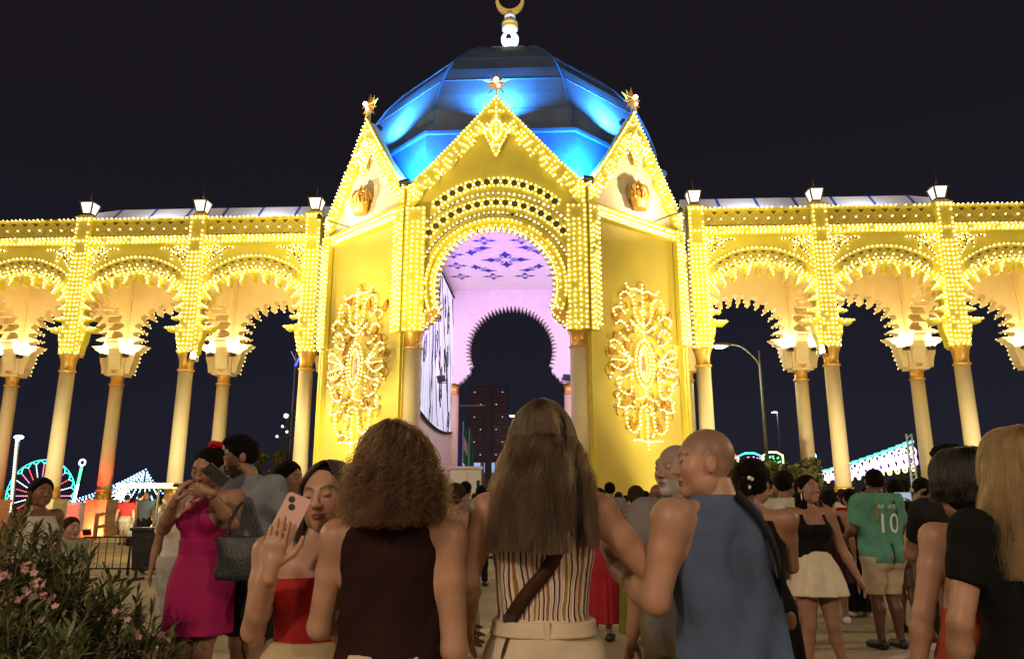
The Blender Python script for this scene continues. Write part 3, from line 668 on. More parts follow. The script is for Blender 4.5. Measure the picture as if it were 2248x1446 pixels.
for sx in (-1, 1):
    side = 'left' if sx < 0 else 'right'
    A = thing('arcade', 'illuminated yellow colonnade of lobed arches to the %s of the pavilion' % side, 'arcade', (0, 0, 0), 0, 'arcades flanking the pavilion')
    for k in range(4):
        X = sx * (P0 + BAY * k); L = (X, AY, 0)
        once(pilM, 'pilaster', A, L); pilBulbMesh = bulb_part(pilBulbMesh, Pb, .025, M_BULB, A, L, 'light_bulbs')
        if k > 0: once(pilM, 'cross_arch', A, L)
        once(pilM, 'rear_block', A, L)
        for yy in (.18, RY - AY + .25):
            c = once(colC, 'column', A, (X, AY + yy, 0)); 
            for q in ('capital', 'base', 'pedestal'): once(colC, q, c, (0, 0, 0))
        if k < 3:
            t = thing('pillar_lantern', 'white glowing lantern with tall spike on the %s arcade, %s from the pavilion' % (side, ('first', 'second', 'third')[k]), 'lantern', (X, AY + .2, 13.29), 0, 'lanterns on the arcade pillars')
            once(lanM, 'lamp_glass', t, (0, 0, 0)); once(lanM, 'lamp_frame', t, (0, 0, 0))
        if k < 4:
            XB = sx * (P0 + BAY * (k + .5)); L = (XB, AY, 0)
            for q in bayM:
                o_ = once(bayM, q, A, L)
                if q == 'printed_pattern': o_['kind'] = 'stuff'
            for lx, ly, lz in LOBES: once(lobC, 'scalloped_field', A, (XB + lx, AY + ly, lz))
            bayBulbMesh = bulb_part(bayBulbMesh, Bb, .0245, M_BULB, A, L, 'light_bulbs')
            bayRearMesh = bulb_part(bayRearMesh, Rb, .03, M_BULBR, A, L, 'edge_bulbs')
        for q, sg in enumerate((-1, 1)):
            where = ('first', 'second', 'third', 'last')[k] + ' rear column of the %s arcade, ' % side + ('outer' if sg == sx else 'inner') + ' side'
            floodlight('uplight on the ' + where, (X + sg * .52, RY - .22, 7.95), (X + sg * .95, RY - .1, 10.5), 78, (1, .74, .36), .2, 'uplights on the rear arcade columns', 175, lens=14)
    for k in range(4): floodlight('white roof light behind the %s arcade frieze, %s bay' % (side, ('first', 'second', 'third', 'last')[k]), (sx * (P0 + BAY * (k + .5)), AY + .62, 13.0), (sx * (P0 + BAY * (k + .5)), AY + 2.2, 14.3), 210, (.86, .88, 1), .18, 'roof lights behind the arcade friezes', 175)
    # tented roof: fabric panels with blue seams
    xs = [P0 - .2 + 1.64 * i for i in range(8)]; M_TENT = mat('white_tent_fabric', (.75, .74, .76), .6, .06, 1); M_SEAM = mat('blue_seam', (.05, .12, .55), .6, 0)
    for i in range(7):
        x0, x1 = sx * xs[i], sx * (xs[i + 1] - .12)
        hip = lambda x: 14.0 if abs(x) < 18.6 else 14.0 - (abs(x) - 18.6) * .42
        pr = lambda x: [(x, 4.75, 13.0), (x, 6.0, hip(x) + .38), (x, 7.3, 12.9)]
        MB().add(pr(x0) + pr(x1), [(0, 3, 4, 1), (1, 4, 5, 2)]).build('roof_panel', M_TENT, A)
        x0, x1 = x1, sx * xs[i + 1]; z = lambda P: [(a, b, c + .004) for a, b, c in P]
        MB().add(z(pr(x0)) + z(pr(x1)), [(0, 3, 4, 1), (1, 4, 5, 2)]).build('roof_seam', M_SEAM, A)

WARM = (1, .86, .52)
for sx in (-1, 1):
    side = 'left' if sx < 0 else 'right'
    floodlight('ground floodlight washing the %s side wall' % side, (sx * 9.5, -7.5, .35), (sx * 5.2, 1.7, 9.0), 430, (1, .84, .38), .5, 'ground floodlights before the portal', 60)
    floodlight('wall-washing floodlight on the second pillar of the %s arcade' % side, (sx * (P0 + BAY - .5), AY - .35, 7.1), (sx * 5.2, 1.7, 6.6), 190, (1, .84, .38), .3, 'wall-washing floodlights', 130)
    for k in range(4):
        X = sx * (P0 + BAY * k); floodlight('ground floodlight under the %s arcade, %s column' % (side, ('first', 'second', 'third', 'last')[k]), (X - sx * 1.2, AY - 4.6, .25), (X, AY, 5.0), 110, WARM, .25, 'ground floodlights before the arcades', 100)
# ------------------------------------------------------------------ places seen behind and beside the portal
_p, _yw = R(13.112), R(2.7)
def W(px, py, Z):
    """world point seen at photo pixel px,py at world depth Z in front of the camera"""
    u, v = px - 1124., 723. - py; fw = 1640 * math.cos(_p) - v * math.sin(_p); up = 1640 * math.sin(_p) + v * math.cos(_p)
    dx, dy = u * math.cos(_yw) - fw * math.sin(_yw), u * math.sin(_yw) + fw * math.cos(_yw)
    return Vector((1.755 + dx / dy * Z, -25 + Z, 1.38 + up / dy * Z))
def glow(name, col, s): return mat('glow_' + name, (.3, .3, .3), .4, 0, emit=col, estr=s, sample=False)
G_W, G_T, G_P, G_G, G_B, G_Y, G_R, G_V = glow('white', (.85, .95, 1), 3.4), glow('teal', (.05, .9, .7), 3), glow('pink', (1, .25, .45), 3), glow('green', (.1, 1, .3), 3), glow('blue', (.25, .55, 1), 4), glow('yellow', (1, .8, .25), 4), glow('red', (1, .08, .05), 3), glow('violet', (.45, .25, 1), 4)
# big wheel
c = W(88, 1088, 150); t = thing('fairground_wheel', 'fairground wheel with teal rim and pink spokes behind the left arcade', 'ride', (c.x, c.y, 0)); hz = c.z; rr = 7.2
rim = MB(); pts = []
for k in range(48): a = 2 * PI * k / 48; r = rr if k % 2 else rr * .9; pts.append((r * math.cos(a), 0, hz + r * math.sin(a)))
rim.tube(pts, .13, 5, closed=True); rim.tube([(rr * 1.0 * math.cos(a), 0, hz + rr * math.sin(a)) for a in np.linspace(0, 2 * PI, 48, endpoint=False)], .08, 5, closed=True); rim.build('rim', G_T, t)
for k in range(24):
    a = 2 * PI * k / 24; bulbs([(q * math.cos(a), -.1, hz + q * math.sin(a)) for q in np.linspace(.8, rr * .88, 16)], .12, (G_P, G_W, G_R)[k % 3], t, 'spoke')
MB().ball((0, -.2, hz), .6, 12, 8).build('hub', G_W, t)
for q in (-1, 1): MB().bar((q * 4.2, .5, 0), (0, .5, hz), .35).build('support_leg', M_BLACK, t)
# drop towers
p0, p1 = W(30, 1100, 85), W(41, 962, 85); t = thing('drop_tower', 'white lit drop tower with blue-white lamp at far left', 'ride', (p0.x, p0.y, 0))
MB().bar((0, 0, 0), (p1.x - p0.x, 0, p1.z), .25).build('mast', M_WHITE, t); bulbs([(x, -.35, z) for x, z in spaced([(0, .5), (p1.x - p0.x, p1.z)], .3)], .14, glow('cream', (1, .85, .6), 2.2), t); MB().ball((p1.x - p0.x, 0, p1.z + .15), .42, 10, 8, (1.3, 1, .6)).build('top_lamp', glow('cyan', (.4, .85, 1), 9), t)
p0, p1 = W(160, 1116, 80), W(181, 1022, 80); t = thing('swing_mast', 'slanting ride mast with green tip and ring top behind the left arcade', 'ride', (p0.x, p0.y, 0)); dx = p1.x - p0.x; z0 = p0.z
MB().bar((-.3, .2, 0), (dx, .2, p1.z), .3).build('mast', M_BLACK, t)
bulbs([(dx * f, -.1, z0 + (p1.z - z0) * f) for f in np.linspace(0, .55, 22)], .17, G_W, t); bulbs([(dx * f, -.1, z0 + (p1.z - z0) * f) for f in np.linspace(.56, .95, 14)], .16, G_G, t, 'green_bulbs')
MB().tube([(dx + .32 * math.cos(a), -.1, p1.z + .35 + .32 * math.sin(a)) for a in np.linspace(0, 2 * PI, 16, endpoint=False)], .09, 5, closed=True).build('ring', G_W, t)
# tent of light strings
ap = W(320, 1030, 60); t = thing('light_tent', 'cone of blue-white light strings behind the left arcade', 'light strings', (ap.x, ap.y, 0)); MB().lathe([(.12, 0), (.06, ap.z)], n=8).build('mast', M_BLACK, t)
for k in range(13):
    e = W(128 + 21 * k, 1106 - (k > 9) * (k - 9) * 2, 60 - 4 * math.sin(k * .5)); d = Vector((e.x - ap.x, e.y - ap.y, e.z))
    S_ = [(d.x * f, d.y * f, ap.z + (d.z - ap.z) * f - .3 * math.sin(PI * f)) for f in np.linspace(0, 1, 20)]
    ca = MB().tube(S_, .015, 4).build('cable', M_BLACK, t); bulbs(spaced(S_, .26), .075, G_W if k % 2 else G_B, ca, 'string_bulbs')
c = W(268, 1086, 48); t = thing('light_star', 'round white starburst of lights behind the left arcade', 'light ornament', (c.x, c.y, 0)); MB().lathe([(.07, 0), (.05, c.z)], n=8).build('post', M_BLACK, t)
for k in range(12): a = 2 * PI * k / 12; bulbs([(q * math.cos(a + .1 * q), -.1, c.z + q * math.sin(a + .1 * q)) for q in np.linspace(.15, .55, 5)], .062, G_W, t, 'ray')
# red-lit service wall under the left arcade, ramp, barrier, bin, parasol
a, b_ = W(118, 1150, 33.2), W(238, 1150, 33.2); t = thing('service_wall', 'low white wall lit red by a floodlight under the left arcade', 'wall', (a.x, a.y, 0)); MB().box(((b_.x - a.x) / 2, .2, .68), (b_.x - a.x, .3, 1.36)).build('wall_body', M_WHITE, t); MB().box(((b_.x - a.x) / 2, .2, 1.4), (b_.x - a.x + .1, .4, .07)).build('coping', M_WHITE, t)
q = W(190, 1184, 31.5); floodlight('red floodlight on the ground before the low wall', (q.x, q.y, .25), (q.x - .2, q.y + 1.8, .9), 150, (1, .05, .02), .22, None, 165, lens=9)
M_WOOD = mat('varnished_wood', (.30, .17, .06), .5, .25, 6)
t = thing('wooden_ramp', 'wooden ramp with railings by the left arcade', 'ramp', (0, 0, 0)); A0, A1 = W(205, 1200, 27.5), W(345, 1190, 27.5)
MB().add([(A0.x, A0.y, 0), (A1.x, A1.y, 0), (A1.x, A1.y + 1.4, 0), (A0.x, A0.y + 1.4, 0), (A0.x, A0.y, .12), (A1.x, A1.y, .55), (A1.x, A1.y + 1.4, .55), (A0.x, A0.y + 1.4, .12)], [(4, 5, 6, 7), (0, 1, 5, 4), (1, 2, 6, 5), (2, 3, 7, 6), (3, 0, 4, 7)]).build('deck', M_CREAM, t)
for yy in (0, 1.4):
    for f in (0, .45, 1): x = A0.x + (A1.x - A0.x) * f; z = .12 + .43 * f; MB().box((x, A0.y + yy, z + .45), (.12, .1, .95)).build('railing_post', M_WOOD, t)
    for dz in (.42, .85): MB().bar((A0.x, A0.y + yy, .12 + dz), (A1.x, A1.y + yy, .55 + dz), .07, .12).build('rail', M_WOOD, t)
def barrier(px0, px1, Z, label):
    a, b_ = W(px0, 1178, Z), W(px1, 1178, Z); t = thing('crowd_barrier', label, 'barrier', (a.x, a.y, 0), 0, 'crowd barriers'); L = b_.x - a.x; h = a.z
    MB().tube([(0, 0, .1), (0, 0, h), (L, 0, h), (L, 0, .1)], .02, 6).tube([(0, 0, .22), (L, 0, .22)], .018, 6).build('frame', M_BLACK, t)
    n = int(L / .13)
    for k in range(1, n): MB().tube([(L * k / n, 0, .22), (L * k / n, 0, h)], .008, 5).build('bar', M_BLACK, t)
    for x in (.15, L - .15): MB().bar((x, -.28, .02), (x, .28, .02), .05).bar((x, 0, .02), (x, 0, .2), .04).build('foot', M_BLACK, t)
barrier(186, 288, 14, 'black metal crowd barrier behind the oleanders, left panel'); barrier(290, 392, 14.1, 'black metal crowd barrier behind the oleanders, right panel')
c = W(332, 1200, 15.5); t = thing('waste_bin', 'dark wheeled bin behind the crowd barrier', 'bin', (c.x, c.y, 0)); MB().add([(-.22, -.25, .08), (.22, -.25, .08), (.22, .25, .08), (-.22, .25, .08), (-.28, -.3, .85), (.28, -.3, .85), (.28, .3, .85), (-.28, .3, .85)], [(3, 2, 1, 0), (4, 5, 6, 7), (0, 1, 5, 4), (1, 2, 6, 5), (2, 3, 7, 6), (3, 0, 4, 7)]).build('bin_body', M_BLACK, t); MB().box((0, 0, .88), (.62, .66, .06)).build('lid', M_BLACK, t)
for q in (-1, 1): m = MB().lathe([(.09, -.03), (.09, .03)], n=12); m.V = [(z + q * .24, x + .2, y + .09) for x, y, z in m.V]; m.build('wheel', M_BLACK, t)
c = W(350, 1066, 20); t = thing('flat_parasol', 'flat beige parasol beside the left arcade column', 'parasol', (c.x, c.y, 0)); MB().lathe([(.03, 0), (.03, c.z)], n=8).build('pole', M_BLACK, t); MB().box((0, 0, c.z + .03), (1.5, 1.5, .05)).box((0, 0, c.z - .04), (1.5, 1.5, .03)).build('canopy', mat('beige_canvas', (.26, .21, .13), .8), t)
# lamp mast with blue leaf lights
p1 = W(650, 775, 48); t = thing('lamp_mast', 'slim mast with blue leaf-shaped lights left of the pavilion', 'street lamp', (p1.x, p1.y, 0)); MB().lathe([(.09, 0), (.05, p1.z)], n=8).build('mast', mat('grey_steel', (.2, .21, .24), .5, .1), t)
MB().bar((0, 0, p1.z - .9), (.25, -.1, p1.z - .35), .16, .05).build('blue_light', glow('deep_blue', (.08, .08, 1), 2), t); MB().bar((0, 0, p1.z - .5), (-.3, -.1, p1.z + .1), .16, .05).build('pale_light', glow('pale', (.35, .35, .6), .5), t)
# dark kiosk mast with white lamps between the couple and the pavilion
c = W(628, 1000, 38); t = thing('light_rig', 'dark rig mast with small white lamps left of the pavilion', 'light rig', (c.x, c.y, 0)); zt = W(628, 908, 38).z
MB().bar((0, 0, 0), (0, 0, zt), .16).bar((.5, 0, 0), (.5, 0, zt - .4), .1).build('mast', M_BLACK, t)
for k, (dx, y) in enumerate(((-.1, 915), (-.25, 938), (0, 950), (-.5, 960))):
    z = W(628, y, 38).z; MB().bar((dx, 0, z), (.5, 0, z), .07).build('cross_arm', M_BLACK, t); bulbs([(dx, -.12, z + .05)], .13 if k == 0 else .07, G_W, t, 'lamp')
# tower of dark red panels behind the arch
c = W(1072, 1000, 72); t = thing('display_tower', 'dark red slatted tower with small lamps seen through the arch', 'tower', (c.x, c.y, 0)); zt = W(1072, 848, 72).z; zb = W(1072, 1012, 72).z
MB().box((0, 0, (zt + .4) / 2), (.62, .6, zt + .4)).build('mast', mat('dark_mast', (.06, .04, .05), .6, .1), t); M_TOW = mat('dark_red_panel', (.085, .035, .04), .6, .2, 2)
for sx in (-1, 1):
    fr = MB().bar((sx * 1.85, 0, zb), (sx * 1.85, 0, zt), .12).bar((sx * .35, 0, zb), (sx * 1.85, 0, zb), .12).bar((sx * .35, 0, zt), (sx * 1.85, 0, zt), .12).build('side_frame', M_BLACK, t)
    for k in range(16):
        z = zb + (zt - zb - .3) * (k + .5) / 16; MB().box((sx * 1.08, .0, z), (1.42, .3, (zt - zb) / 16 * .7)).build('slat', M_TOW, t)
    bulbs([(sx * (.75 + .6 * (k % 2)), -.25, zb + (zt - zb) * (k + .5) / 6) for k in range(6)], .05, glow('dim', (1, .8, .8), 1.5), t, 'lamps')
for x in np.arange(-1.8, 1.9, .6): MB().bar((x, 0, zt - 1.0), (x, 0, zt), .05).build('lattice_bar', M_TOW, t)
MB().bar((-3.2, -.2, zt - 1.9), (0, -.2, zt - 1.9), .16).build('boom', mat('pale_boom', (.3, .25, .26), .5, 0), t)
# flags
M_FLG = mat('flag_green', (.01, .20, .07)); M_FLW = mat('flag_white', (.6, .62, .6)); M_FLB = mat('flag_blue', (.02, .05, .3))
for px, top_, cols, lb in ((1004, 930, (M_FLB,), 'blue flag on a pole seen through the arch'), (1017, 925, (M_FLG, M_FLW, M_FLG), 'green and white flag on a pole seen through the arch'), (1030, 940, (M_FLG,), 'small green flag on a pole seen through the arch')):
    c = W(px, top_, 46); t = thing('flagpole', lb, 'flag', (c.x, c.y, 0), 0, 'flags beyond the arch'); MB().lathe([(.03, 0), (.025, c.z)], n=8).build('pole', M_WHITE, t)
    n = len(cols); H_ = 2.5
    for i, m_ in enumerate(cols):
        z1, z0 = c.z - H_ * i / n, c.z - H_ * (i + 1) / n; V = []; F = []
        for a in range(7):
            for z in (z1, z0): V.append((.04 + .33 * a / 6 * (.5 + .5 * (c.z - z) / H_), .05 * math.sin(a * 1.4 + z), z - .5 * a / 6))
        F = [(2 * a, 2 * a + 1, 2 * a + 3, 2 * a + 2) for a in range(6)]; MB().add(V, F, True).build('flag_band', m_, t)
# booth and lit building in the arch
c = W(1022, 1060, 20); t = thing('ticket_booth', 'plain white booth standing inside the arch', 'booth', (c.x, c.y, 0), R(8)); zt = W(1022, 1030, 20).z
MB().box((0, 0, zt / 2), (.78, .9, zt)).build('booth_body', M_WHITE, t); MB().box((0, 0, zt + .03), (.86, 1.0, .06)).build('booth_roof', M_WHITE, t); MB().box((.02, -.455, zt * .55), (.04, .02, zt * .8)).build('door_trim', M_CREAM, t); MB().box((.31, -.456, zt * .62), (.08, .03, zt * .5)).build('dark_slot', M_BLACK, t)
c = W(1062, 1060, 95); t = thing('far_building', 'far low building with blue-lit windows beyond the arch', 'building', (c.x, c.y, 0)); zt = W(1062, 1005, 95).z
MB().box((0, 3, zt / 2), (16, 6, zt)).build('wall', mat('night_wall', (.25, .2, .2), .7, .1), t); M_WIN = glow('window_blue', (.3, .5, 1), .9)
for x in (-3.1, -1.1, .7, 2.2, 4.2): MB().box((x, -.03, W(1062, 1026, 95).z), (1.3, .1, 1.2)).build('window', M_WIN, t)
# street lamps
def street_lamp(label, pole, head, Z, col, s, r, power=0):
    a, h = W(*pole, Z), W(*head, Z); t = thing('street_lamp', label, 'street lamp', (a.x, a.y, 0), 0, 'street lamps'); dx = h.x - a.x; zk = h.z - .5
    MB().lathe([(.11, 0), (.06, a.z)], n=10).build('pole', mat('lamp_steel', (.14, .14, .10), .5, .1), t)
    MB().tube(smoothc([(0, 0, a.z - .8), (dx * .12, 0, a.z - .35), (dx * .5, 0, h.z + .0), (dx, 0, h.z + .06)]), .045, 6).build('arm', MATS['lamp_steel'], t); MB().ball((dx, 0, h.z + .05), r * 1.6, 12, 8, (1.6, 1, .35)).build('lamp_head', MATS['lamp_steel'], t); MB().ball((dx, 0, h.z - .02), r, 12, 8, (1.3, 1, .5)).build('lamp_glass', glow('lamp%d' % int(s), col, s), t)
    if power:
        d = bpy.data.lights.new('street_lamp_light', 'POINT'); d.energy = power; d.color = col; d.shadow_soft_size = .15; o = bpy.data.objects.new('street_lamp_light', d); COL.objects.link(o); o.location = (h.x, h.y, h.z - .2)
street_lamp('tall street lamp with curved arm lit white, behind the right arcade', (1666, 770), (1580, 759), 36, (1, .9, .66), 40, .22, 500)
street_lamp('small distant street lamp high behind the right arcade', (1706, 903), (1700, 903), 80, (.9, .95, 1), 25, .26)
street_lamp('distant street lamp seen through the arch', (1140, 918), (1125, 911), 70, (1, .95, .9), 25, .24)
# added lamps out of frame, put in to light the crowd's backs and the plaza
def added_lamp(label, x, y, z, power):
    t = thing('street_lamp', label, 'street lamp', (x, y, 0), 0, 'street lamps'); MB().lathe([(.11, 0), (.06, z)], n=10).build('pole', MATS['lamp_steel'], t); MB().tube(smoothc([(0, 0, z - .6), (0, .3, z - .1), (0, 1.2, z + .1)]), .045, 6).build('arm', MATS['lamp_steel'], t); MB().ball((0, 1.3, z + .12), .3, 12, 8, (.7, 1.4, .35)).build('lamp_head', MATS['lamp_steel'], t)
    d = bpy.data.lights.new('street_lamp_light', 'POINT'); d.energy = power; d.color = (1, .74, .5); d.shadow_soft_size = .45; o = bpy.data.objects.new('street_lamp_light', d); COL.objects.link(o); o.location = (x, y + 1.3, z - .45)
added_lamp('added out-of-frame street lamp behind the photographer on the left', -3.6, -32.5, 7.2, 1900); added_lamp('added out-of-frame street lamp behind the photographer on the right', 7.5, -33.5, 7.4, 1300)
added_lamp('added out-of-frame street lamp beside the plaza, out to the left', -17, -17, 8.2, 2600); added_lamp('added out-of-frame street lamp beside the plaza, out to the right', 19, -17, 8.2, 2600)  # unseen pair added to brighten the middle of the plaza
# feria lights on the right
def neon(label, x0, x1, y0, y1, Z, m_, dots):
    a, b_ = W(x0, y1, Z), W(x1, y0, Z); t = thing('neon_frame', label, 'neon sign', (a.x, a.y, 0), 0, 'neon frames behind the trees'); w = b_.x - a.x
    MB().bar((.1, .2, 0), (.1, .2, b_.z), .12).bar((w - .1, .2, 0), (w - .1, .2, b_.z), .12).build('posts', M_BLACK, t)
    MB().tube([(0, 0, a.z), (0, 0, b_.z), (w * .3, 0, b_.z + .25), (w * .7, 0, b_.z + .25), (w, 0, b_.z), (w, 0, a.z)], .07, 5).build('tube_frame', m_, t)
    r_ = np.random.default_rng(int(x0)); bulbs([(w * r_.random(), -.05, a.z + (b_.z - a.z) * r_.random()) for _ in range(26)], .07, dots, t, 'dots')
neon('red neon frame beside the bald man\'s head', 1600, 1618, 1003, 1025, 62, G_R, G_Y); neon('teal neon frame behind the tree', 1622, 1672, 1001, 1026, 62, G_T, G_P); neon('yellow and green neon frame behind the tree', 1677, 1718, 999, 1024, 62, G_Y, G_G); neon('blue-white neon frame beside the right arcade column', 1776, 1790, 998, 1044, 60, G_B, G_W)
for i in range(13):      # receding street arches of lights
    f = i / 12; px = 1792 + (1990 - 1792) * f; Z = 62 - 31 * f; py = 1036 - (1036 - 974) * f ** 1.15; hgt = 22 + 34 * f
    a, b_ = W(px, py + hgt, Z), W(px + 15.5, py, Z); t = thing('light_arch', ['first', 'second', 'third', 'fourth', 'fifth', 'sixth', 'seventh', 'eighth', 'ninth', 'tenth', 'eleventh', 'twelfth', 'last'][i] + ' hanging panel of coloured ring lights from the far end of the street row', 'light ornament', (a.x, a.y, 0), 0, 'row of coloured light panels over the street'); w = b_.x - a.x; h_ = b_.z - a.z
    MB().tube([(0, 0, b_.z), (w, 0, b_.z + .1)], .06, 5).build('top_tube', G_T, t); MB().bar((w * .5, .1, 0), (w * .5, .1, b_.z), .05).build('post', M_BLACK, t)
    for j, (fx, fz, fr, g_) in enumerate(((.3, .72, .2, G_W), (.72, .68, .2, (G_V, G_Y)[i % 2]), (.5, .36, .26, (G_Y, G_W, G_V)[i % 3]), (.5, .36, .13, G_V), (.15, .3, .1, G_W), (.85, .28, .1, G_V), (.5, .05, .1, G_Y))):
        MB().tube([(w * fx + h_ * fr * .8 * math.cos(q), -.02 * j, a.z + h_ * fz + h_ * fr * math.sin(q)) for q in np.linspace(0, 2 * PI, 14, endpoint=False)], .035 + .02 * (1 - f), 4, closed=True).build('ring', g_, t)
p0, p1 = W(2010, 1090, 30), W(1998, 952, 30); t = thing('truss_post', 'pale blue truss post at the end of the light panels', 'post', (p0.x, p0.y, 0)); dx = p1.x - p0.x; M_TR = mat('pale_blue_metal', (.35, .45, .52), .5, .05)
for ox, oy in ((-.1, 0), (.1, 0), (0, .17)): MB().tube([(ox, oy, 0), (ox + dx * .3, oy, p1.z)], .035, 6).build('chord', M_TR, t)
for k in range(22): z = p1.z * k / 22; MB().tube([(-.1 + dx * .3 * k / 22, 0, z), (.1 + dx * .3 * k / 22, 0, z + p1.z / 22)], .018, 4).build('lacing', M_TR, t)
# foliage helper: leaf-sized faces scattered through a crown
def leaf_cloud(n, centres, radii, size, seed, asp=.45):
    r = np.random.default_rng(seed); ci = r.integers(0, len(centres), n); d = r.normal(size=(n, 3)); d /= np.linalg.norm(d, axis=1)[:, None]
    C_ = np.array(centres)[ci] + d * (np.array(radii)[ci] * (.35 + .65 * r.random((n, 1)) ** .5)); u = r.normal(size=(n, 3)); u[:, 2] *= .6; u /= np.linalg.norm(u, axis=1)[:, None]
    v = np.cross(u, r.normal(size=(n, 3))); v /= np.linalg.norm(v, axis=1)[:, None]; s = (size * (.6 + .8 * r.random(n)))[:, None]
    V = np.stack([C_ - u * s, C_ + v * s * asp, C_ + u * s, C_ - v * s * asp], 1).reshape(-1, 3); return V, np.arange(4 * n).reshape(n, 4)
M_TREE = mat('olive_leaf', (.10, .10, .03), .6, .3, 2)
def tree(label, px, py, Z, w, h_, seed, n=2600):
    c = W(px, py, Z); t = thing('tree', label, 'tree', (c.x, c.y, 0), 0, 'trees beyond the arcade'); r = np.random.default_rng(seed); z0 = c.z - h_
    MB().tube([(0, 0, 0), (.1, 0, z0 * .6), (.0, .1, z0 + h_ * .5)], [.16, .12, .06], 7).build('trunk', mat('bark', (.09, .06, .04), .8, .2), t)
    for k in range(5): a = k * 1.3; MB().tube([(.05, 0, z0 * .8), (w * .25 * math.cos(a), w * .25 * math.sin(a), z0 + h_ * .4), (w * .42 * math.cos(a), w * .4 * math.sin(a), z0 + h_ * .75)], [.07, .05, .02], 5).build('limb', MATS['bark'], t)
    cs = np.c_[r.normal(0, w * .24, 14), r.normal(0, w * .2, 14), z0 + h_ * (.3 + .55 * r.random(14))]; V, F = leaf_cloud(n, cs, np.full((14, 1), w * .17) * (.7 + .6 * r.random((14, 1))), .16, seed)
    o = link('crown', npmesh('crown', V, F, False, [M_TREE]), t); o['kind'] = 'stuff'
tree('small lamplit tree left of the right arcade column', 1668, 1010, 32, 2.6, 2.3, 4); tree('bushy lamplit tree behind the right arcade column', 1722, 1000, 30, 2.4, 2.4, 5); tree('dark tree at the far left of the pavilion wall', 612, 985, 40, 2.4, 2.6, 6); tree('green tree behind the ramp', 330, 1092, 46, 4.0, 2.4, 7); tree('dark tree beyond the light panels', 1930, 1050, 68, 12, 4.5, 8, 4000); tree('dark tree at the right edge beyond the arcade', 2150, 1035, 60, 12, 5, 9, 4000)
# ------------------------------------------------------------------ people: bodies grown from smoothly blended volumes
class Field:
    def __init__(s, lo, hi, h):
        s.lo = np.array(lo, float); s.h = h; s.n = np.ceil((np.array(hi) - s.lo) / h).astype(int) + 2
        s.A = np.full(s.n, 9., np.float32)
    def sub(s, lo, hi):
        a = np.clip(np.floor((np.array(lo) - s.lo) / s.h).astype(int), 0, s.n); b = np.clip(np.ceil((np.array(hi) - s.lo) / s.h).astype(int) + 1, 0, s.n)
        if (b <= a).any(): return None
        X, Y, Z = [(s.lo[i] + s.h * np.arange(a[i], b[i])).astype(np.float32) for i in range(3)]
        return tuple(slice(a[i], b[i]) for i in range(3)), X[:, None, None], Y[None, :, None], Z[None, None, :]
    def prim(s, p, off=0.):
        fn, lo, hi, k = p; pad = k + abs(off) + 2 * s.h + .012
        q = s.sub(np.array(lo) - pad, np.array(hi) + pad)
        if q is None: return
        sl, X, Y, Z = q; d = fn(X, Y, Z) - off; a = s.A[sl]
        if k <= 0: s.A[sl] = np.minimum(a, d); return
        kk = abs(k); t = np.maximum(kk - np.abs(a - d), 0) / kk; s.A[sl] = np.minimum(a, d) - t * t * kk * .25
    def cut(s, p):
        fn, lo, hi, k = p; q = s.sub(np.array(lo) - k - .02, np.array(hi) + k + .02)
        if q is None: return
        sl, X, Y, Z = q; d = -fn(X, Y, Z); a = s.A[sl]; t = np.maximum(k - np.abs(a - d), 0) / k; s.A[sl] = np.maximum(a, d) + t * t * k * .25
    def grid(s):
        return [ (s.lo[i] + s.h * np.arange(s.n[i])).astype(np.float32).reshape([-1 if j == i else 1 for j in range(3)]) for i in range(3)]
    def clip(s, fn): s.A = np.maximum(s.A, fn(*s.grid()))
    def mesh(s):
        A = s.A; A[0] = A[-1] = 9; A[:, 0] = A[:, -1] = 9; A[:, :, 0] = A[:, :, -1] = 9
        S = A < 0; c = [S[i:i + S.shape[0] - 1, j:j + S.shape[1] - 1, k:k + S.shape[2] - 1] for i in (0, 1) for j in (0, 1) for k in (0, 1)]
        any_ = c[0].copy(); all_ = c[0].copy()
        for q in c[1:]: any_ |= q; all_ &= q
        act = np.argwhere(any_ & ~all_)
        if len(act) == 0: return np.zeros((0, 3)), np.zeros((0, 4), int)
        idx = np.full(any_.shape, -1, np.int64); idx[tuple(act.T)] = np.arange(len(act))
        co = np.array([(i, j, k) for i in (0, 1) for j in (0, 1) for k in (0, 1)])
        v = np.stack([A[act[:, 0] + o[0], act[:, 1] + o[1], act[:, 2] + o[2]] for o in co], 1)
        acc = np.zeros((len(act), 3)); cnt = np.zeros(len(act))
        for a, b in ((0, 1), (2, 3), (4, 5), (6, 7), (0, 2), (1, 3), (4, 6), (5, 7), (0, 4), (1, 5), (2, 6), (3, 7)):
            m = (v[:, a] < 0) != (v[:, b] < 0); t = np.where(m, v[:, a] / np.where(m, v[:, a] - v[:, b], 1), 0)
            acc += np.where(m[:, None], co[a] + (co[b] - co[a]) * t[:, None], 0); cnt += m
        V = s.lo + s.h * (act + acc / cnt[:, None]); Q = []
        for ax in range(3):
            u, w = (ax + 1) % 3, (ax + 2) % 3
            d0 = [slice(1, -1)] * 3; d0[ax] = slice(0, -1); d1 = [slice(1, -1)] * 3; d1[ax] = slice(1, None)
            s0, s1 = S[tuple(d0)], S[tuple(d1)]; e = np.argwhere(s0 != s1)
            if len(e) == 0: continue
            fl = s0[tuple(e.T)]; e = e + np.array([0 if i == ax else 1 for i in range(3)]); ds = []
            for du, dw in ((-1, -1), (0, -1), (0, 0), (-1, 0)):
                t = e.copy(); t[:, u] += du; t[:, w] += dw; ds.append(idx[tuple(t.T)])
            q = np.stack(ds, 1); q[~fl] = q[~fl][:, ::-1]; Q.append(q)
        Q = np.concatenate(Q); return V, Q[(Q >= 0).all(1)]
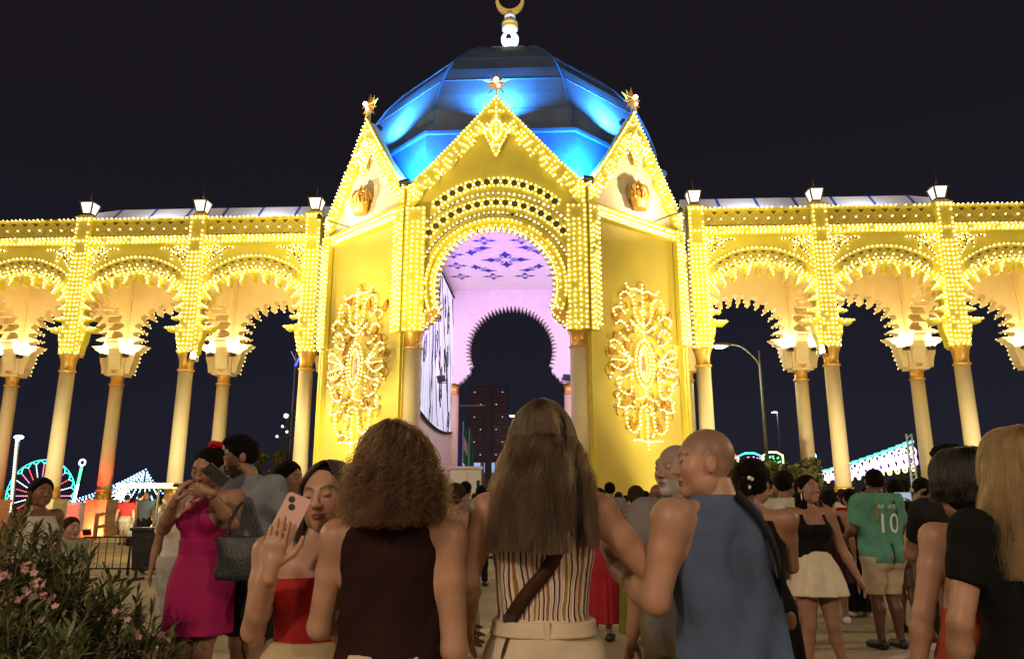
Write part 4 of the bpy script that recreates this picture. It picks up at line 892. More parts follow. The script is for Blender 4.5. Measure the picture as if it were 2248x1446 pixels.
def rcone(a, b, r1, r2, k=.02):
    a, b = np.array(a, float), np.array(b, float); ba = b - a; l2 = max(ba @ ba, 1e-9)
    def fn(X, Y, Z):
        t = np.clip(((X - a[0]) * ba[0] + (Y - a[1]) * ba[1] + (Z - a[2]) * ba[2]) / l2, 0, 1)
        return np.sqrt((X - a[0] - ba[0] * t) ** 2 + (Y - a[1] - ba[1] * t) ** 2 + (Z - a[2] - ba[2] * t) ** 2) - (r1 + (r2 - r1) * t)
    m = max(r1, r2); return fn, np.minimum(a, b) - m, np.maximum(a, b) + m, k
def ell(c, r, k=.02, rot=None):
    c = np.array(c, float); r = np.array(r, float); m = r.min(); M = None if rot is None else np.array(rot, float)
    def fn(X, Y, Z):
        x, y, z = X - c[0], Y - c[1], Z - c[2]
        if M is not None: x, y, z = M[0, 0] * x + M[1, 0] * y + M[2, 0] * z, M[0, 1] * x + M[1, 1] * y + M[2, 1] * z, M[0, 2] * x + M[1, 2] * y + M[2, 2] * z
        k0 = np.sqrt((x / r[0]) ** 2 + (y / r[1]) ** 2 + (z / r[2]) ** 2); k1 = np.sqrt((x / r[0] ** 2) ** 2 + (y / r[1] ** 2) ** 2 + (z / r[2] ** 2) ** 2)
        return k0 * (k0 - 1) / np.maximum(k1, 1e-6)
    R_ = r.max() if rot is not None else r
    return fn, c - R_, c + R_, k
def loft(tab, k=.03, p=2.3, bend=None, fold=None):
    """tab rows: z, half width, half depth, y offset (x offset)"""
    T = np.array([list(r) + [0] * (5 - len(r)) for r in tab], float); T = T[np.argsort(T[:, 0])]
    def fn(X, Y, Z):
        z = np.clip(Z, T[0, 0], T[-1, 0]); a, b, y0, x0 = [np.interp(z.ravel(), T[:, 0], T[:, i]).reshape(z.shape).astype(np.float32) for i in range(1, 5)]
        if bend is not None:
            bx, by = bend(z); x0 = x0 + bx; y0 = y0 + by
        x, y = (X - x0), (Y - y0)
        if fold is not None: f = fold(x, y, Z)
        else: f = 0
        d = ((np.abs(x / a) ** p + np.abs(y / b) ** p) ** (1 / p) - 1) * np.minimum(a, b) * .92 - f
        dz = np.abs(Z - z); return np.where(dz > 0, np.sqrt(np.maximum(d, 0) ** 2 + dz ** 2) + 1e-4, d)
    m = T[:, 1].max() + .05; mb = T[:, 2].max() + np.abs(T[:, 3]).max() + .05
    if bend is not None:
        bb = [bend(np.array([z])) for z in T[:, 0]]; m += max(abs(float(b[0][0])) for b in bb); mb += max(abs(float(b[1][0])) for b in bb)
    return fn, np.array([-m - np.abs(T[:, 4]).max(), -mb, T[0, 0]]), np.array([m + np.abs(T[:, 4]).max(), mb, T[-1, 0]]), k
def field_of(prims, h, off=0., clips=(), lo=None, hi=None):
    L = np.min([p[1] for p in prims], 0) - abs(off) - .03; U = np.max([p[2] for p in prims], 0) + abs(off) + .03
    if lo is not None: L = np.maximum(L, lo)
    if hi is not None: U = np.minimum(U, hi)
    f = Field(L, U, h)
    for p in prims: f.prim(p, off)
    for c in clips: f.clip(c)
    return f
# ---- materials for people
def skin_mat():
    m = mat('skin', (1, 1, 1), .46, .13, 10, .04, 260, spec=.4, sss=.12); n, l = m.node_tree.nodes, m.node_tree.links
    at = n.new('ShaderNodeAttribute'); at.attribute_name = 'Col'
    for nd in n:
        if nd.type == 'MIX': l.new(at.outputs[0], nd.inputs[6])
    return m
M_SKIN = skin_mat()
def cloth(name, col, rough=.8, bump=.35, bscale=25, var=.12):
    return mat('cloth_' + name, col, rough, var, 9, bump * .8, 260, spec=.15)
def hair_mat(name, col, col2):
    if 'hair_' + name in MATS: return MATS['hair_' + name]
    m = mat('hair_' + name, col, .5, 0, spec=.3); n, l = m.node_tree.nodes, m.node_tree.links; b = n['Principled BSDF']
    hi = n.new('ShaderNodeHairInfo'); mx = n.new('ShaderNodeMix'); mx.data_type = 'RGBA'; mx.inputs[6].default_value = (*col, 1); mx.inputs[7].default_value = (*col2, 1)
    tc = n.new('ShaderNodeTexCoord'); mp = n.new('ShaderNodeMapping'); mp.inputs['Scale'].default_value = (34, 34, 5); nz = n.new('ShaderNodeTexNoise'); nz.inputs['Scale'].default_value = 1; nz.inputs['Detail'].default_value = 2
    l.new(tc.outputs['Object'], mp.inputs[0]); l.new(mp.outputs[0], nz.inputs['Vector']); av = n.new('ShaderNodeMath'); av.operation = 'MULTIPLY_ADD'; av.inputs[1].default_value = 2.4; av.inputs[2].default_value = -.95; l.new(nz.outputs[0], av.inputs[0])
    ad = n.new('ShaderNodeMath'); ad.operation = 'MULTIPLY_ADD'; ad.inputs[1].default_value = .45; ad.use_clamp = True; l.new(hi.outputs['Random'], ad.inputs[0]); l.new(av.outputs[0], ad.inputs[2]); l.new(ad.outputs[0], mx.inputs[0])
    hb_ = n.new('ShaderNodeBsdfHairPrincipled'); hb_.parametrization = 'COLOR'; hb_.inputs['Roughness'].default_value = .38; hb_.inputs['Radial Roughness'].default_value = .45; hb_.inputs['Random Roughness'].default_value = .3
    l.new(mx.outputs[2], hb_.inputs['Color']); l.new(hb_.outputs[0], n['Material Output'].inputs['Surface']); l.new(mx.outputs[2], b.inputs['Base Color'])
    return m
def rotz(a): c, s = math.cos(a), math.sin(a); return np.array([[c, -s, 0], [s, c, 0], [0, 0, 1.]])
def rotx(a): c, s = math.cos(a), math.sin(a); return np.array([[1, 0, 0], [0, c, -s], [0, s, c]])
def roty(a): c, s = math.cos(a), math.sin(a); return np.array([[c, 0, s], [0, 1, 0], [-s, 0, c]])
def head_mesh(h, male, S=1., fat=0.):
    w = 1.04 if male else 1.0
    P = [ell((0, .012, .028), (.074 * w, .094, .084), .0), ell((0, -.028, -.03), (.057 * w + fat, .06, .078), .035), ell((0, -.068, -.088), (.022 * w, .018, .018), .028),
         ell((.04, -.052, -.02), (.024, .024, .026), .03), ell((-.04, -.052, -.02), (.024, .024, .026), .03),
         ell((.046 * w, -.015, -.066), (.02, .03, .024), .03), ell((-.046 * w, -.015, -.066), (.02, .03, .024), .03),
         rcone((-.034, -.078, .034), (.034, -.078, .034), .010 if male else .007, .010 if male else .007, .02)]
    f = Field((-.11, -.14, -.17), (.11, .125, .13), h)
    for p in P: f.prim(p)
    for sx in (-1, 1): f.cut(ell((sx * .033, -.102, .012), (.02, .016, .013), .014))
    Q = [rcone((0, -.086, .022), (0, -.104, -.018), .0075, .0095, .012), ell((0, -.106, -.022), (.0105 * w, .011, .0095), .009), ell((.012, -.096, -.025), (.0075, .009, .007), .008), ell((-.012, -.096, -.025), (.0075, .009, .007), .008),
         ell((0, -.088, -.05), (.022, .012, .0062), .007), ell((0, -.0855, -.0605), (.02, .012, .0075), .006),
         ell((.033, -.077, .011), (.0145, .0135, .0115), .004), ell((-.033, -.077, .011), (.0145, .0135, .0115), .004),
         ell((.077 * w, .014, -.002), (.010, .02, .031), .006, rotx(-.15)), ell((-.077 * w, .014, -.002), (.010, .02, .031), .006, rotx(-.15)),
         rcone((0, .012, -.07), (0, .022, -.165), .052 if male else .044, .056 if male else .046, .03)]
    for p in Q: f.prim(p)
    f.cut(ell((0, -.098, -.0553), (.02, .006, .0012), .003))
    V, F = f.mesh(); return V * S, F
def face_col(V, skin, lip=(.30, .09, .08), brow=(.03, .02, .015), eyes='open', beard=None, stub=None, makeup=True):
    n = len(V); C = np.tile(np.array(skin, float), (n, 1)); x, y, z = V.T; ax = np.abs(x); fr = y < -.04
    def blend(m, c):
        m = np.clip(m, 0, 1)[:, None]; C[:] = C * (1 - m) + np.array(c) * m
    sm = lambda d, w: np.clip(.5 - d / w, 0, 1)
    blend(.35 * sm(np.sqrt(((ax - .045) / .022) ** 2 + ((z + .02) / .02) ** 2) - 1, .8) * fr, np.array(skin) * (1.05, .72, .68))
    blend(sm(np.abs(z - (.031 + .006 * np.sin((ax - .015) / .036 * PI) - .1 * np.maximum(ax - .045, 0))) - .0042, .004) * (ax > .013) * (ax < .056) * fr * .9, brow)
    blend(sm(np.sqrt((x / .023) ** 2 + ((z + .0552) / .0125) ** 2) - 1, .35) * fr * (y < -.08), lip)
    blend(sm(np.abs(z + .0553) - .0012, .0025) * (ax < .02) * (y < -.07) * .8, (.06, .015, .015))
    if eyes == 'open':
        e = np.sqrt(((ax - .033) / .0135) ** 2 + ((z - .0105) / .0062) ** 2)
        blend(sm(e - 1.12, .2) * fr, (.03, .018, .015)); blend(sm(e - .85, .2) * fr, (.62, .58, .54)); blend(sm(np.hypot(ax - .033, z - .011) - .0058, .002) * fr, (.025, .015, .01))
    elif eyes == 'down':
        blend(sm(np.abs(z - .006 + .12 * np.abs(ax - .033)) - .0022, .0035) * (np.abs(ax - .033) < .0145) * fr, (.02, .012, .01))
        blend(.35 * sm(np.sqrt(((ax - .033) / .018) ** 2 + ((z - .013) / .01) ** 2) - 1, .5) * fr, np.array(skin) * .5)
    if beard is not None:
        m = sm(np.maximum(-.032 - z, 0) * -1 + .004, .012) * (y < -.005) * (z > -.125) * (1 - sm(np.sqrt((x / .02) ** 2 + ((z + .0552) / .009) ** 2) - 1, .3)); m *= (ax < .07)
        m = np.where((z > -.05) & (ax < .012), m * .2, m); blend(m * .85, beard)
    if stub is not None: blend(.8 * sm(-(z - .02 + np.maximum(y, -.06) * .35) , .03), stub)
    return C
def hand_prims(W, f, n, th, curl, s=1., spread=1., thumb=.5):
    """W wrist, f finger direction, n palm normal, th=+1/-1 which way the thumb side lies; curl list of 4 (base bend) """
    W, f, n = [np.array(v, float) for v in (W, f, n)]; f /= np.linalg.norm(f); n = n - f * (n @ f); n /= np.linalg.norm(n); sd = np.cross(f, n) * th
    B = np.stack([sd, n, f], 1); P = [ell(W + f * .048 * s, (.039 * s, .015 * s, .05 * s), .02, B), ell(W + f * .075 * s, (.041 * s, .0135 * s, .018 * s), .015, B), rcone(W - f * .03, W + f * .02 * s, .025 * s, .024 * s, .02)]
    for i, (o, L, r) in enumerate(((.030, .070, .0086), (.0105, .079, .0089), (-.0095, .072, .0085), (-.028, .055, .0075))):
        p = W + f * (.088 if i in (1, 2) else .082) * s + sd * o * s; c = curl[i]; a = c * .55; d0 = f + sd * o * 2.2 * (spread - .6); d0 /= np.linalg.norm(d0)
        for q, (fr, da) in enumerate(((.46, c * .6), (.30, c * .5), (.24, c * .35))):
            d = d0 * math.cos(a) + n * math.sin(a); e = p + d * L * fr * s
            P.append(rcone(p, e, r * s * (1 - .08 * q), r * s * (.94 - .1 * q), .004)); p = e; a += da
    p = W + f * .022 * s + sd * .03 * s + n * .006; d = f * .62 + sd * .7 + n * .35 * thumb
    for L, r in ((.045, .0125), (.032, .0105), (.027, .0092)):
        d = d / np.linalg.norm(d); e = p + d * L * s; P.append(rcone(p, e, r * s, r * s * .9, .008)); p = e; d = d + f * .35 + n * .25 * thumb - sd * .22
    return P
SKINS = dict(light=(.41, .235, .155), mid=(.30, .165, .105), tan=(.20, .10, .06), dark=(.11, .055, .035))
FEM = [(.455, .075, .060, .006), (.49, .102, .074, .012), (.525, .107, .076, .014), (.56, .098, .068, .010), (.60, .080, .056, .002), (.63, .0755, .053, -.002), (.67, .079, .056, -.004), (.71, .085, .062, -.006), (.745, .088, .063, -.004), (.785, .088, .055, .004), (.815, .072, .044, .010), (.833, .046, .036, .012), (.85, .029, .031, .013), (.88, .0275, .030, .008)]
MAL = [(.455, .078, .062, .004), (.49, .096, .072, .008), (.525, .098, .072, .008), (.56, .095, .068, .004), (.60, .091, .063, 0), (.63, .090, .062, -.002), (.67, .096, .064, -.002), (.71, .103, .067, -.002), (.75, .107, .068, 0), (.785, .104, .061, .006), (.815, .085, .049, .012), (.835, .055, .041, .013), (.85, .036, .037, .013), (.88, .034, .036, .008)]
class Body:
    """posed figure in its own frame: faces -Y, its left is +X, feet on z=0"""
    def __init__(s, H=1.65, male=False, lean=(0, 0), girth=1., legs=(.075, 0, 0), **J):
        s.H, s.male = H, male; g = girth; sw = (.116 if male else .101) * H; s.sw = sw
        bz0, bz1 = .52 * H, .86 * H
        def bend(z):
            t = np.clip((z - bz0) / (bz1 - bz0), 0, 1.15); t = t * t * (1.6 - .6 * t); return lean[0] * t, lean[1] * t
        s.bend = bend; tab = [(z * H, a * H * g, b * H * g, y * H) for z, a, b, y in (MAL if male else FEM)]; s.tab = tab
        s.P = {'torso': [loft(tab, .03, 2.25, bend)]}
        B = lambda x, y, z: np.array([x + float(bend(np.array([z]))[0][0]), y + float(bend(np.array([z]))[1][0]), z])
        s.B = B
        if not male:
            for q in (-1, 1): s.P['torso'].append(ell(B(q * .045 * H, -.048 * H, .728 * H), (.036 * H, .034 * H, .036 * H), .03))
        for q in (-1, 1): s.P['torso'].append(ell((q * .045 * H, .04 * H, .495 * H), (.052 * H * g, .05 * H * g, .055 * H), .04))
        s.J = {}; rr = H * (1.12 if male else .96)
        for nm, q in (('l', 1), ('r', -1)):
            sh = B(q * sw, .012 * H, .803 * H) + np.array(J.get('sh_' + nm, (0, 0, 0)))
            el = np.array(J.get('el_' + nm, sh + (q * .035 * H, .02 * H, -.185 * H))); wr = np.array(J.get('wr_' + nm, el + (q * .012 * H, -.035 * H, -.148 * H)))
            s.J[nm] = (sh, el, wr); m1 = sh * .6 + el * .4; m2 = el * .68 + wr * .32
            s.P['arm_' + nm] = [rcone(sh - (q * .03 * H, 0, -.004 * H), sh, .029 * rr, .0315 * rr, .035), rcone(sh, m1, .0315 * rr, .0275 * rr, .03), rcone(m1, el, .0275 * rr, .0235 * rr, .015)]
            s.P['fore_' + nm] = [rcone(el, m2, .0235 * rr, .0245 * rr, .015), rcone(m2, wr, .0245 * rr, .0155 * rr, .015)]
            hip = np.array((q * .052 * H, .005 * H, .50 * H)); kn = np.array(J.get('kn_' + nm, (q * legs[0] * .85, -.012 * H, .275 * H))); an = np.array(J.get('an_' + nm, (q * legs[0], .012 * H, .045 * H)))
            lr = H * g * (1. if male else 1.02); c1 = kn * .72 + an * .28 + (0, .012 * H, 0)
            s.P['thigh_' + nm] = [rcone(hip, hip * .45 + kn * .55, .058 * lr, .047 * lr, .035), rcone(hip * .45 + kn * .55, kn, .047 * lr, .032 * lr, .02)]
            s.P['calf_' + nm] = [rcone(kn, c1, .032 * lr, .0335 * lr, .02), rcone(c1, kn * .3 + an * .7, .0335 * lr, .022 * lr, .02), rcone(kn * .3 + an * .7, an, .022 * lr, .020 * lr, .01)]
            ft = an + np.array(J.get('toe_' + nm, (q * .02, -.09 * H, 0))); ft[2] = an[2] - .027 * H
            s.P['foot_' + nm] = [rcone((an[0], an[1] + .015 * H, an[2] - .02 * H), ft, .022 * H, .015 * H, .02)]
        s.neck = B(0, .008 * H, .865 * H)
    def parts(s, *names):
        out = []
        for n in names:
            for k in s.P:
                if k == n or k.startswith(n + '_'): out += s.P[k]
        return out
def joinmesh(L):
    V, F, o = [], [], 0
    for v, f in L: V.append(v); F.append(f + o); o += len(v)
    return np.concatenate(V), np.concatenate(F)
def add_col(me, C):
    a = me.color_attributes.new('Col', 'FLOAT_COLOR', 'POINT'); a.data.foreach_set('color', np.c_[C, np.ones(len(C))].astype(np.float32).ravel())
HEADSCALE = .132
def person(label, px, Z, heading, body, skin='mid', h=.011, hands={}, head=(0, 0, 0), face={}, group='people in the crowd', hh=.005, hS=1., dy=0., X=None, headoff=(0, 0, 0), skip=()):
    """px: photo column of the figure's axis, Z: metres in front of the camera; heading degrees, 0 faces the camera"""
    Xw = X if X is not None else 1.755 + Z * math.tan(math.atan((px - 1124) / 1690.) - R(2.7))
    t = thing('person', label, 'person', (Xw, -25 + Z, dy), R(heading), group)
    prims = [p for k in body.P if not any(k.startswith(q) for q in skip) for p in body.P[k]]
    L = [field_of(prims, h).mesh()]; cols = [np.tile(np.array(SKINS[skin]), (len(L[0][0]), 1))]
    S = body.H * HEADSCALE / .205 * hS; hv, hf = head_mesh(hh, body.male, 1.)
    if body.male: face = dict(dict(lip=(.20, .10, .075)), **face)
    fc = face_col(hv, SKINS[skin], **face); yaw, pit, tilt = [R(a) for a in head]
    RM = rotz(yaw) @ rotx(pit) @ roty(tilt); piv = np.array((0, .018, -.10)); c0 = body.neck + np.array((0, -.004 * body.H, (.095 * S - .008 * body.H))) - np.array((0, 0, .0)) + np.array(headoff)
    toH = lambda V: ((np.asarray(V) * (1, .92, 1) - piv) @ RM.T + piv) * S + c0
    L.append((toH(hv), hf)); cols.append(fc)
    for nm, q in (('l', 1), ('r', -1)):
        if nm in skip: continue
        sh, el, wr = body.J[nm]; hd = hands.get(nm, {}); f = hd.get('f', (wr - el)); n = hd.get('n', (-q * 1., .15, 0)); th = hd.get('th', None)
        f = np.array(f, float); n = np.array(n, float)
        if th is None: th = 1 if nm == 'l' else -1          # thumb forward when the palm faces the thigh
        pr = hand_prims(wr, f, n, th, hd.get('curl', (.45, .5, .55, .6)), body.H / 1.72 * (1.08 if body.male else .97), hd.get('spread', .8), hd.get('thumb', .5))
        v = field_of(pr, min(h * .5, .0042) if h < .013 else .007).mesh(); L.append(v); cols.append(np.tile(np.array(SKINS[skin]), (len(v[0]), 1)))
    V, F = joinmesh(L); me = npmesh('body', V, F, True, [M_SKIN]); add_col(me, np.concatenate(cols)); link('body', me, t)
    t_info = dict(t=t, body=body, toH=toH, S=S, h=h, headC=c0, RM=RM)
    return t_info
def garment(P, name, m, prims, off=.008, clips=(), h=None, lo=None, hi=None, smooth=True, parent=None):
    f = field_of(prims, h or P['h'] * .75, off, clips, lo, hi); V, F = f.mesh()
    if len(V) == 0: return None
    return link(name, npmesh(name, V, F, smooth, [m]), parent or P['t'])
def folds(amp0, seed=0, fx=38, fz=9):
    r = np.random.default_rng(seed); ph = r.random(4) * 6.28; amp = amp0 * 1.5
    return lambda X, Y, Z: amp * (np.sin(fx * X + 9 * Z + ph[0] + 2 * np.sin(fz * Z + ph[1])) * np.sin(fz * Z + ph[2] + 5 * X) + .7 * np.sin(fx * .6 * Y + 16 * Z + ph[3]))
def top(P, name, m, z0, z1=.84, off=.008, neck=None, arms=None, sleeve=None, fold=.0025, seed=0, h=None, extra=()):
    """garment over the torso between fractions z0..z1 of the height; sleeve: fraction down the upper arm"""
    b = P['body']; H = b.H; pr = list(b.P['torso']); cl = [lambda X, Y, Z: z0 * H - Z + 0 * X, lambda X, Y, Z: Z - z1 * H + 0 * X]
    if sleeve is not None:
        for nm in ('l', 'r'):
            sh, el, wr = b.J[nm]; q = list(b.P['arm_' + nm])
            if sleeve > 1: q += b.P['fore_' + nm]; a_, b2, fr = el, wr, sleeve - 1
            else: a_, b2, fr = sh, el, sleeve
            d = (b2 - a_) / np.linalg.norm(b2 - a_); Ls = np.linalg.norm(b2 - a_) * fr
            pr += [(lambda X, Y, Z, fn=p[0], d=d, a_=a_, Ls=Ls: np.maximum(fn(X, Y, Z), (X - a_[0]) * d[0] + (Y - a_[1]) * d[1] + (Z - a_[2]) * d[2] - Ls), p[1], p[2], p[3]) for p in q]
    elif arms is None:
        for nm in ('l', 'r'): pr += b.P['arm_' + nm][:1]
    if fold:
        ff = folds(fold, seed); cl0 = cl
        pr = [(lambda X, Y, Z, fn=p[0]: fn(X, Y, Z) - np.maximum(ff(X, Y, Z), -off * .55), p[1] - .01, p[2] + .01, p[3]) for p in pr]
    if neck: cl.append(neck)
    if arms: cl.append(arms)
    cl += list(extra)
    return garment(P, name, m, pr, off, cl, h)
def armhole(b, xin, r, zc=.8):
    """cuts the shoulder away outside a rounded armhole; xin = strap edge as fraction of the height"""
    H = b.H
    def fn(X, Y, Z):
        bx = b.bend(Z)[0]; x = np.abs(X - bx); z = Z / H
        lim = np.where(z > .70, xin + (np.clip(.80 - z, 0, .1) / .1) ** 2.2 * (.125 - xin), .2)
        return (x / H - lim) * H + 0 * Y
    return fn
def skirt(P, name, m, tab, fold=.006, nf=11, seed=0, h=None, bend=False, k=.02):
    b = P['body']; H = b.H; r = np.random.default_rng(seed).random(3) * 6
    zt = max(t[0] for t in tab) * H; zb = min(t[0] for t in tab) * H
    def ff(x, y, Z):
        a = np.arctan2(y, x); w = np.clip((zt - Z) / (zt - zb), 0, 1); return fold * w * (np.sin(nf * a + r[0] + 2 * w) + .5 * np.sin(nf * 1.7 * a + r[1]))
    T = [(z * H, a * H, bb * H, (y if len(q) == 0 else y) * H) for z, a, bb, y, *q in tab]
    return garment(P, name, m, [loft(T, k, 2.2, b.bend if bend else None, ff)], 0, (), h)
def pants(P, name, m, zb, zt=.62, off=.012, h=None, fold=.003, seed=1, wide=0.):
    b = P['body']; H = b.H; pr = b.parts('thigh', 'calf') if zb < .28 else b.parts('thigh'); pr = pr + [b.P['torso'][0]] + b.P['torso'][-2:]
    ff = folds(fold, seed, 30, 14)
    pr = [(lambda X, Y, Z, fn=p[0]: fn(X, Y, Z) - ff(X, Y, Z) - wide * np.clip((.5 * H - Z) / H, 0, 1), p[1] - wide * .3, p[2] + wide * .3, p[3]) for p in pr]
    return garment(P, name, m, pr, off, [lambda X, Y, Z: zb * H - Z + 0 * X, lambda X, Y, Z: Z - zt * H + 0 * X], h)
def shoes(P, m, h=None):
    b = P['body']
    for nm in ('l', 'r'):
        pr = b.P['foot_' + nm]; garment(P, 'shoe', m, pr, .012, [lambda X, Y, Z: -Z + .002 + 0 * X], h)
def strands(P, name, m, pts, rad=.0011, tip=.35):
    """pts: (n strands, k points, 3) in the person's frame"""
    n, k, _ = pts.shape; hc = bpy.data.hair_curves.new(name); hc.add_curves([k] * n)
    hc.attributes['position'].data.foreach_set('vector', pts.astype(np.float32).ravel())
    ra = hc.attributes.get('radius') or hc.attributes.new('radius', 'FLOAT', 'POINT'); ra.data.foreach_set('value', np.tile(rad * np.linspace(1, tip, k), n).astype(np.float32))
    hc.materials.append(m); o = bpy.data.objects.new(name, hc); COL.objects.link(o); o.parent = P['t']; return o
def hair_cap(P, name, m, prims=(), off=.012, face=(-.058, .05), back=-.09, h=.006, noise=.003, seed=0, side=.0):
    """close cap of hair over the skull (head frame), hairline at y=face[0] for z>face[1]"""
    ph = np.random.default_rng(seed).random(6) * 6.28
    f = Field((-.16, -.16, -.42), (.16, .2, .17), h)
    f.prim(ell((0, .012, .028), (.074 + off, .094 + off, .084 + off), 0))
    def cl(X, Y, Z):   # in front of the hairline the face stays free
        line = face[0] + np.where(Z < face[1], (face[1] - Z) * .95, 0) - .1 * np.maximum(Z - face[1] - .02, 0)
        line = np.minimum(line, .035 + side)
        return np.maximum(line - Y + 0 * X, back - Z + .25 * np.minimum(Y - .02, 0) + 0 * X)
    f.clip(cl)
    for p in prims: f.prim(p)
    g = f.grid(); f.A = f.A - noise * (np.sin(150 * g[0] + 3 * np.sin(40 * g[2] + ph[0]) + ph[1]) * np.sin(95 * g[1] + 30 * g[2] + ph[2]) + .6 * np.sin(210 * g[0] + 120 * g[1] + ph[3]))
    V, F = f.mesh(); c_ = m.node_tree.nodes['Principled BSDF'].inputs['Base Color']; k_ = next((q for q in m.node_tree.nodes if q.type == 'MIX'), None); cc = tuple(4 * q for q in tuple(k_.inputs[6].default_value)[:3]) if k_ and 'grey' not in m.name else (.02, .015, .01)
    return link(name, npmesh(name, P['toH'](V), F, True, [mat('cap_' + m.name, cc, .75, .5, 60, .9, 190, spec=.12)]), P['t'])
def long_hair(P, name, m, n=9000, length=.5, part=0., wave=.006, wfreq=16, clump=60, backd=.045, wide=.0, seed=0, curl=0., rad=.0011, lay=.02, front=.0, spread=1., k=20, lift=.012, lenvar=.25, az=(25, 335), tight=10., frizz=0.):
    """strands combed from the parting over the skull and falling; built in the head frame, falls in world -z"""
    r = np.random.default_rng(seed); S = P['S']
    a0, a1 = az; cl = r.integers(0, clump, n); ca = a0 + (a1 - a0) * r.random(clump); A = np.radians(ca[cl] + r.normal(0, tight, n)); A = np.clip(A, R(a0), R(a1))   # azimuth from the face (-Y) round
    dep = (.5 * r.random(n) + .5 * r.random(clump)[cl]) if tight > 5 else np.clip(r.random(clump)[cl] + r.normal(0, .08, n), 0, 1); E = np.array([.074, .094, .084]) ; c = np.array((0, .012, .028))
    dirx, diry = np.sin(A), -np.cos(A); A2 = np.clip(A, R(62), R(298))
    py = -.055 + .13 * r.random(n); L = length * (1 - lenvar * r.random(n) ** 2 - .12 * r.random(clump)[cl])
    FLY = 1 + 2.2 * (r.random(n) < .06); ph = r.random(clump) * 6.28; ph2 = r.random(n) * 6.28
    T = np.linspace(0, 1, k); out = np.zeros((n, k, 3)); n1 = k // 3
    off = lift * (.35 + .65 * dep)
    for i in range(k):
        if i <= n1:          # over the skull
            t = i / n1; pol = (6 + 84 * t); pr = np.radians(pol); At = A + (A2 - A) * t * t; dirx, diry = np.sin(At), -np.cos(At)
            x = c[0] + part * (1 - t) + (E[0] + off) * np.sin(pr) * dirx; y = c[1] + (py * .8) * (1 - t) ** 1.5 + (E[1] + off) * np.sin(pr) * diry; z = c[2] + (E[2] + off) * np.cos(pr)
        else:                # the fall
            t = (i - n1) / (k - 1 - n1); z = c[2] + (E[2] + off) * math.cos(R(90)) - t * L
            bx = (E[0] + off) * math.sin(R(90)) * dirx; by = c[1] + (E[1] + off) * math.sin(R(90)) * diry
            s = t ** .95; x = bx * (1 + wide * s) + 0 * z; yb = by + s * (backd * np.clip(diry + .35, 0, 1) - .01 - front * np.clip(-diry, 0, 1)) + lay * (dep - .5) * s
            y = yb
        tt = i / (k - 1); w = wave * np.clip(tt * 2.2 - .3, 0, 1)
        x = x + 1.0 * w * np.sin(wfreq * tt + ph[cl]) + .22 * w * np.sin(wfreq * 1.7 * tt + ph2); y = y + .7 * w * np.cos(wfreq * tt + ph[cl] * 1.3)
        if curl:
            q = curl * np.clip(tt * 3.5 + .1, 0, 1); fr = 21 + 7 * np.sin(ph[cl]); x = x + q * np.sin(fr * tt + ph[cl] * 3 + .5 * np.sin(ph2)); y = y + q * np.cos(fr * tt + ph[cl] * 3 + .5 * np.sin(ph2)); z = z + .5 * q * np.sin(fr * .8 * tt + ph2)
        if frizz: fz = frizz * FLY; x = x + fz * tt * np.sin(ph2 * 7 + 5 * tt); y = y + fz * tt * np.sin(ph2 * 11 + 4 * tt); z = z + .25 * fz * np.sin(ph2 * 5)
        out[:, i] = np.stack([x, y, z], 1)
    RM, piv = P['RM'], np.array((0, .018, -.10)); q = out.reshape(-1, 3) * (1, .92, 1)
    hw = ((q - piv) @ RM.T + piv); w = np.clip((.02 - q[:, 2]) / .12, 0, 1)[:, None]     # below the skull hair hangs in the body frame
    yaw_only = rotz(math.atan2(RM[1, 0], RM[0, 0])); hb = ((q - piv) @ yaw_only.T + piv); base = hw * (1 - w) + (hb + (hw.mean(0) - hb.mean(0)) * 0) * w
    pts = (base * S + P['headC']).reshape(n, k, 3); return strands(P, name, m, pts, rad)
M_HBRN = hair_mat('brown', (.010, .0055, .0025), (.062, .034, .013)); M_HDK = hair_mat('dark', (.0016, .0011, .0009), (.005, .003, .0022)); M_HBLD = hair_mat('blonde', (.10, .05, .013), (.21, .12, .038)); M_HCUR = hair_mat('chestnut', (.011, .005, .002), (.075, .034, .011))
M_HESP = hair_mat('espresso', (.003, .0015, .001), (.014, .007, .0035))
M_HGREY = hair_mat('grey', (.35, .33, .31), (.5, .48, .46))
# ------------------------------------------------------------------ the crowd, nearest first
def surf_y(b, x, z, side=1, off=.012):
    T = sorted(b.tab); zz = [t[0] for t in T]; a, d, y0 = [np.interp(z, zz, [t[i] for t in T]) for i in (1, 2, 3)]
    bx, by = [float(v[0]) for v in b.bend(np.array([z]))]; u = min(abs((x - bx) / a), .999)
    return y0 + by + side * (d * (1 - u ** 2.25) ** (1 / 2.25) + off)
def strap(P, name, m, pts, w=.03, side=1, off=.014, n=24, th=.004):
    b = P['body']; Q = spaced(smoothc(pts), 1e9 if False else .02); m_ = MB(); L = []
    for i, (x, z) in enumerate(Q): L.append((x, surf_y(b, x, z, side, off), z))
    V = []; F = []
    for i, p in enumerate(L):
        d = Vector(L[min(i + 1, len(L) - 1)]) - Vector(L[max(i - 1, 0)]); d.normalize(); s = d.cross(Vector((0, side, 0))).normalized()
        for q, o in ((-1, 0), (1, 0), (1, th), (-1, th)):
            c = Vector(p) + s * q * w / 2; c.y = surf_y(b, c.x, c.z, side, off) + side * o if abs(c.x) < b.sw * 1.05 else c.y + side * o; V.append(c)
    for i in range(len(L) - 1):
        for k in range(4): F.append((4 * i + k, 4 * i + (k + 1) % 4, 4 * i + 4 + (k + 1) % 4, 4 * i + 4 + k))
    return MB().add(V, F, True).build(name, m, P['t'])
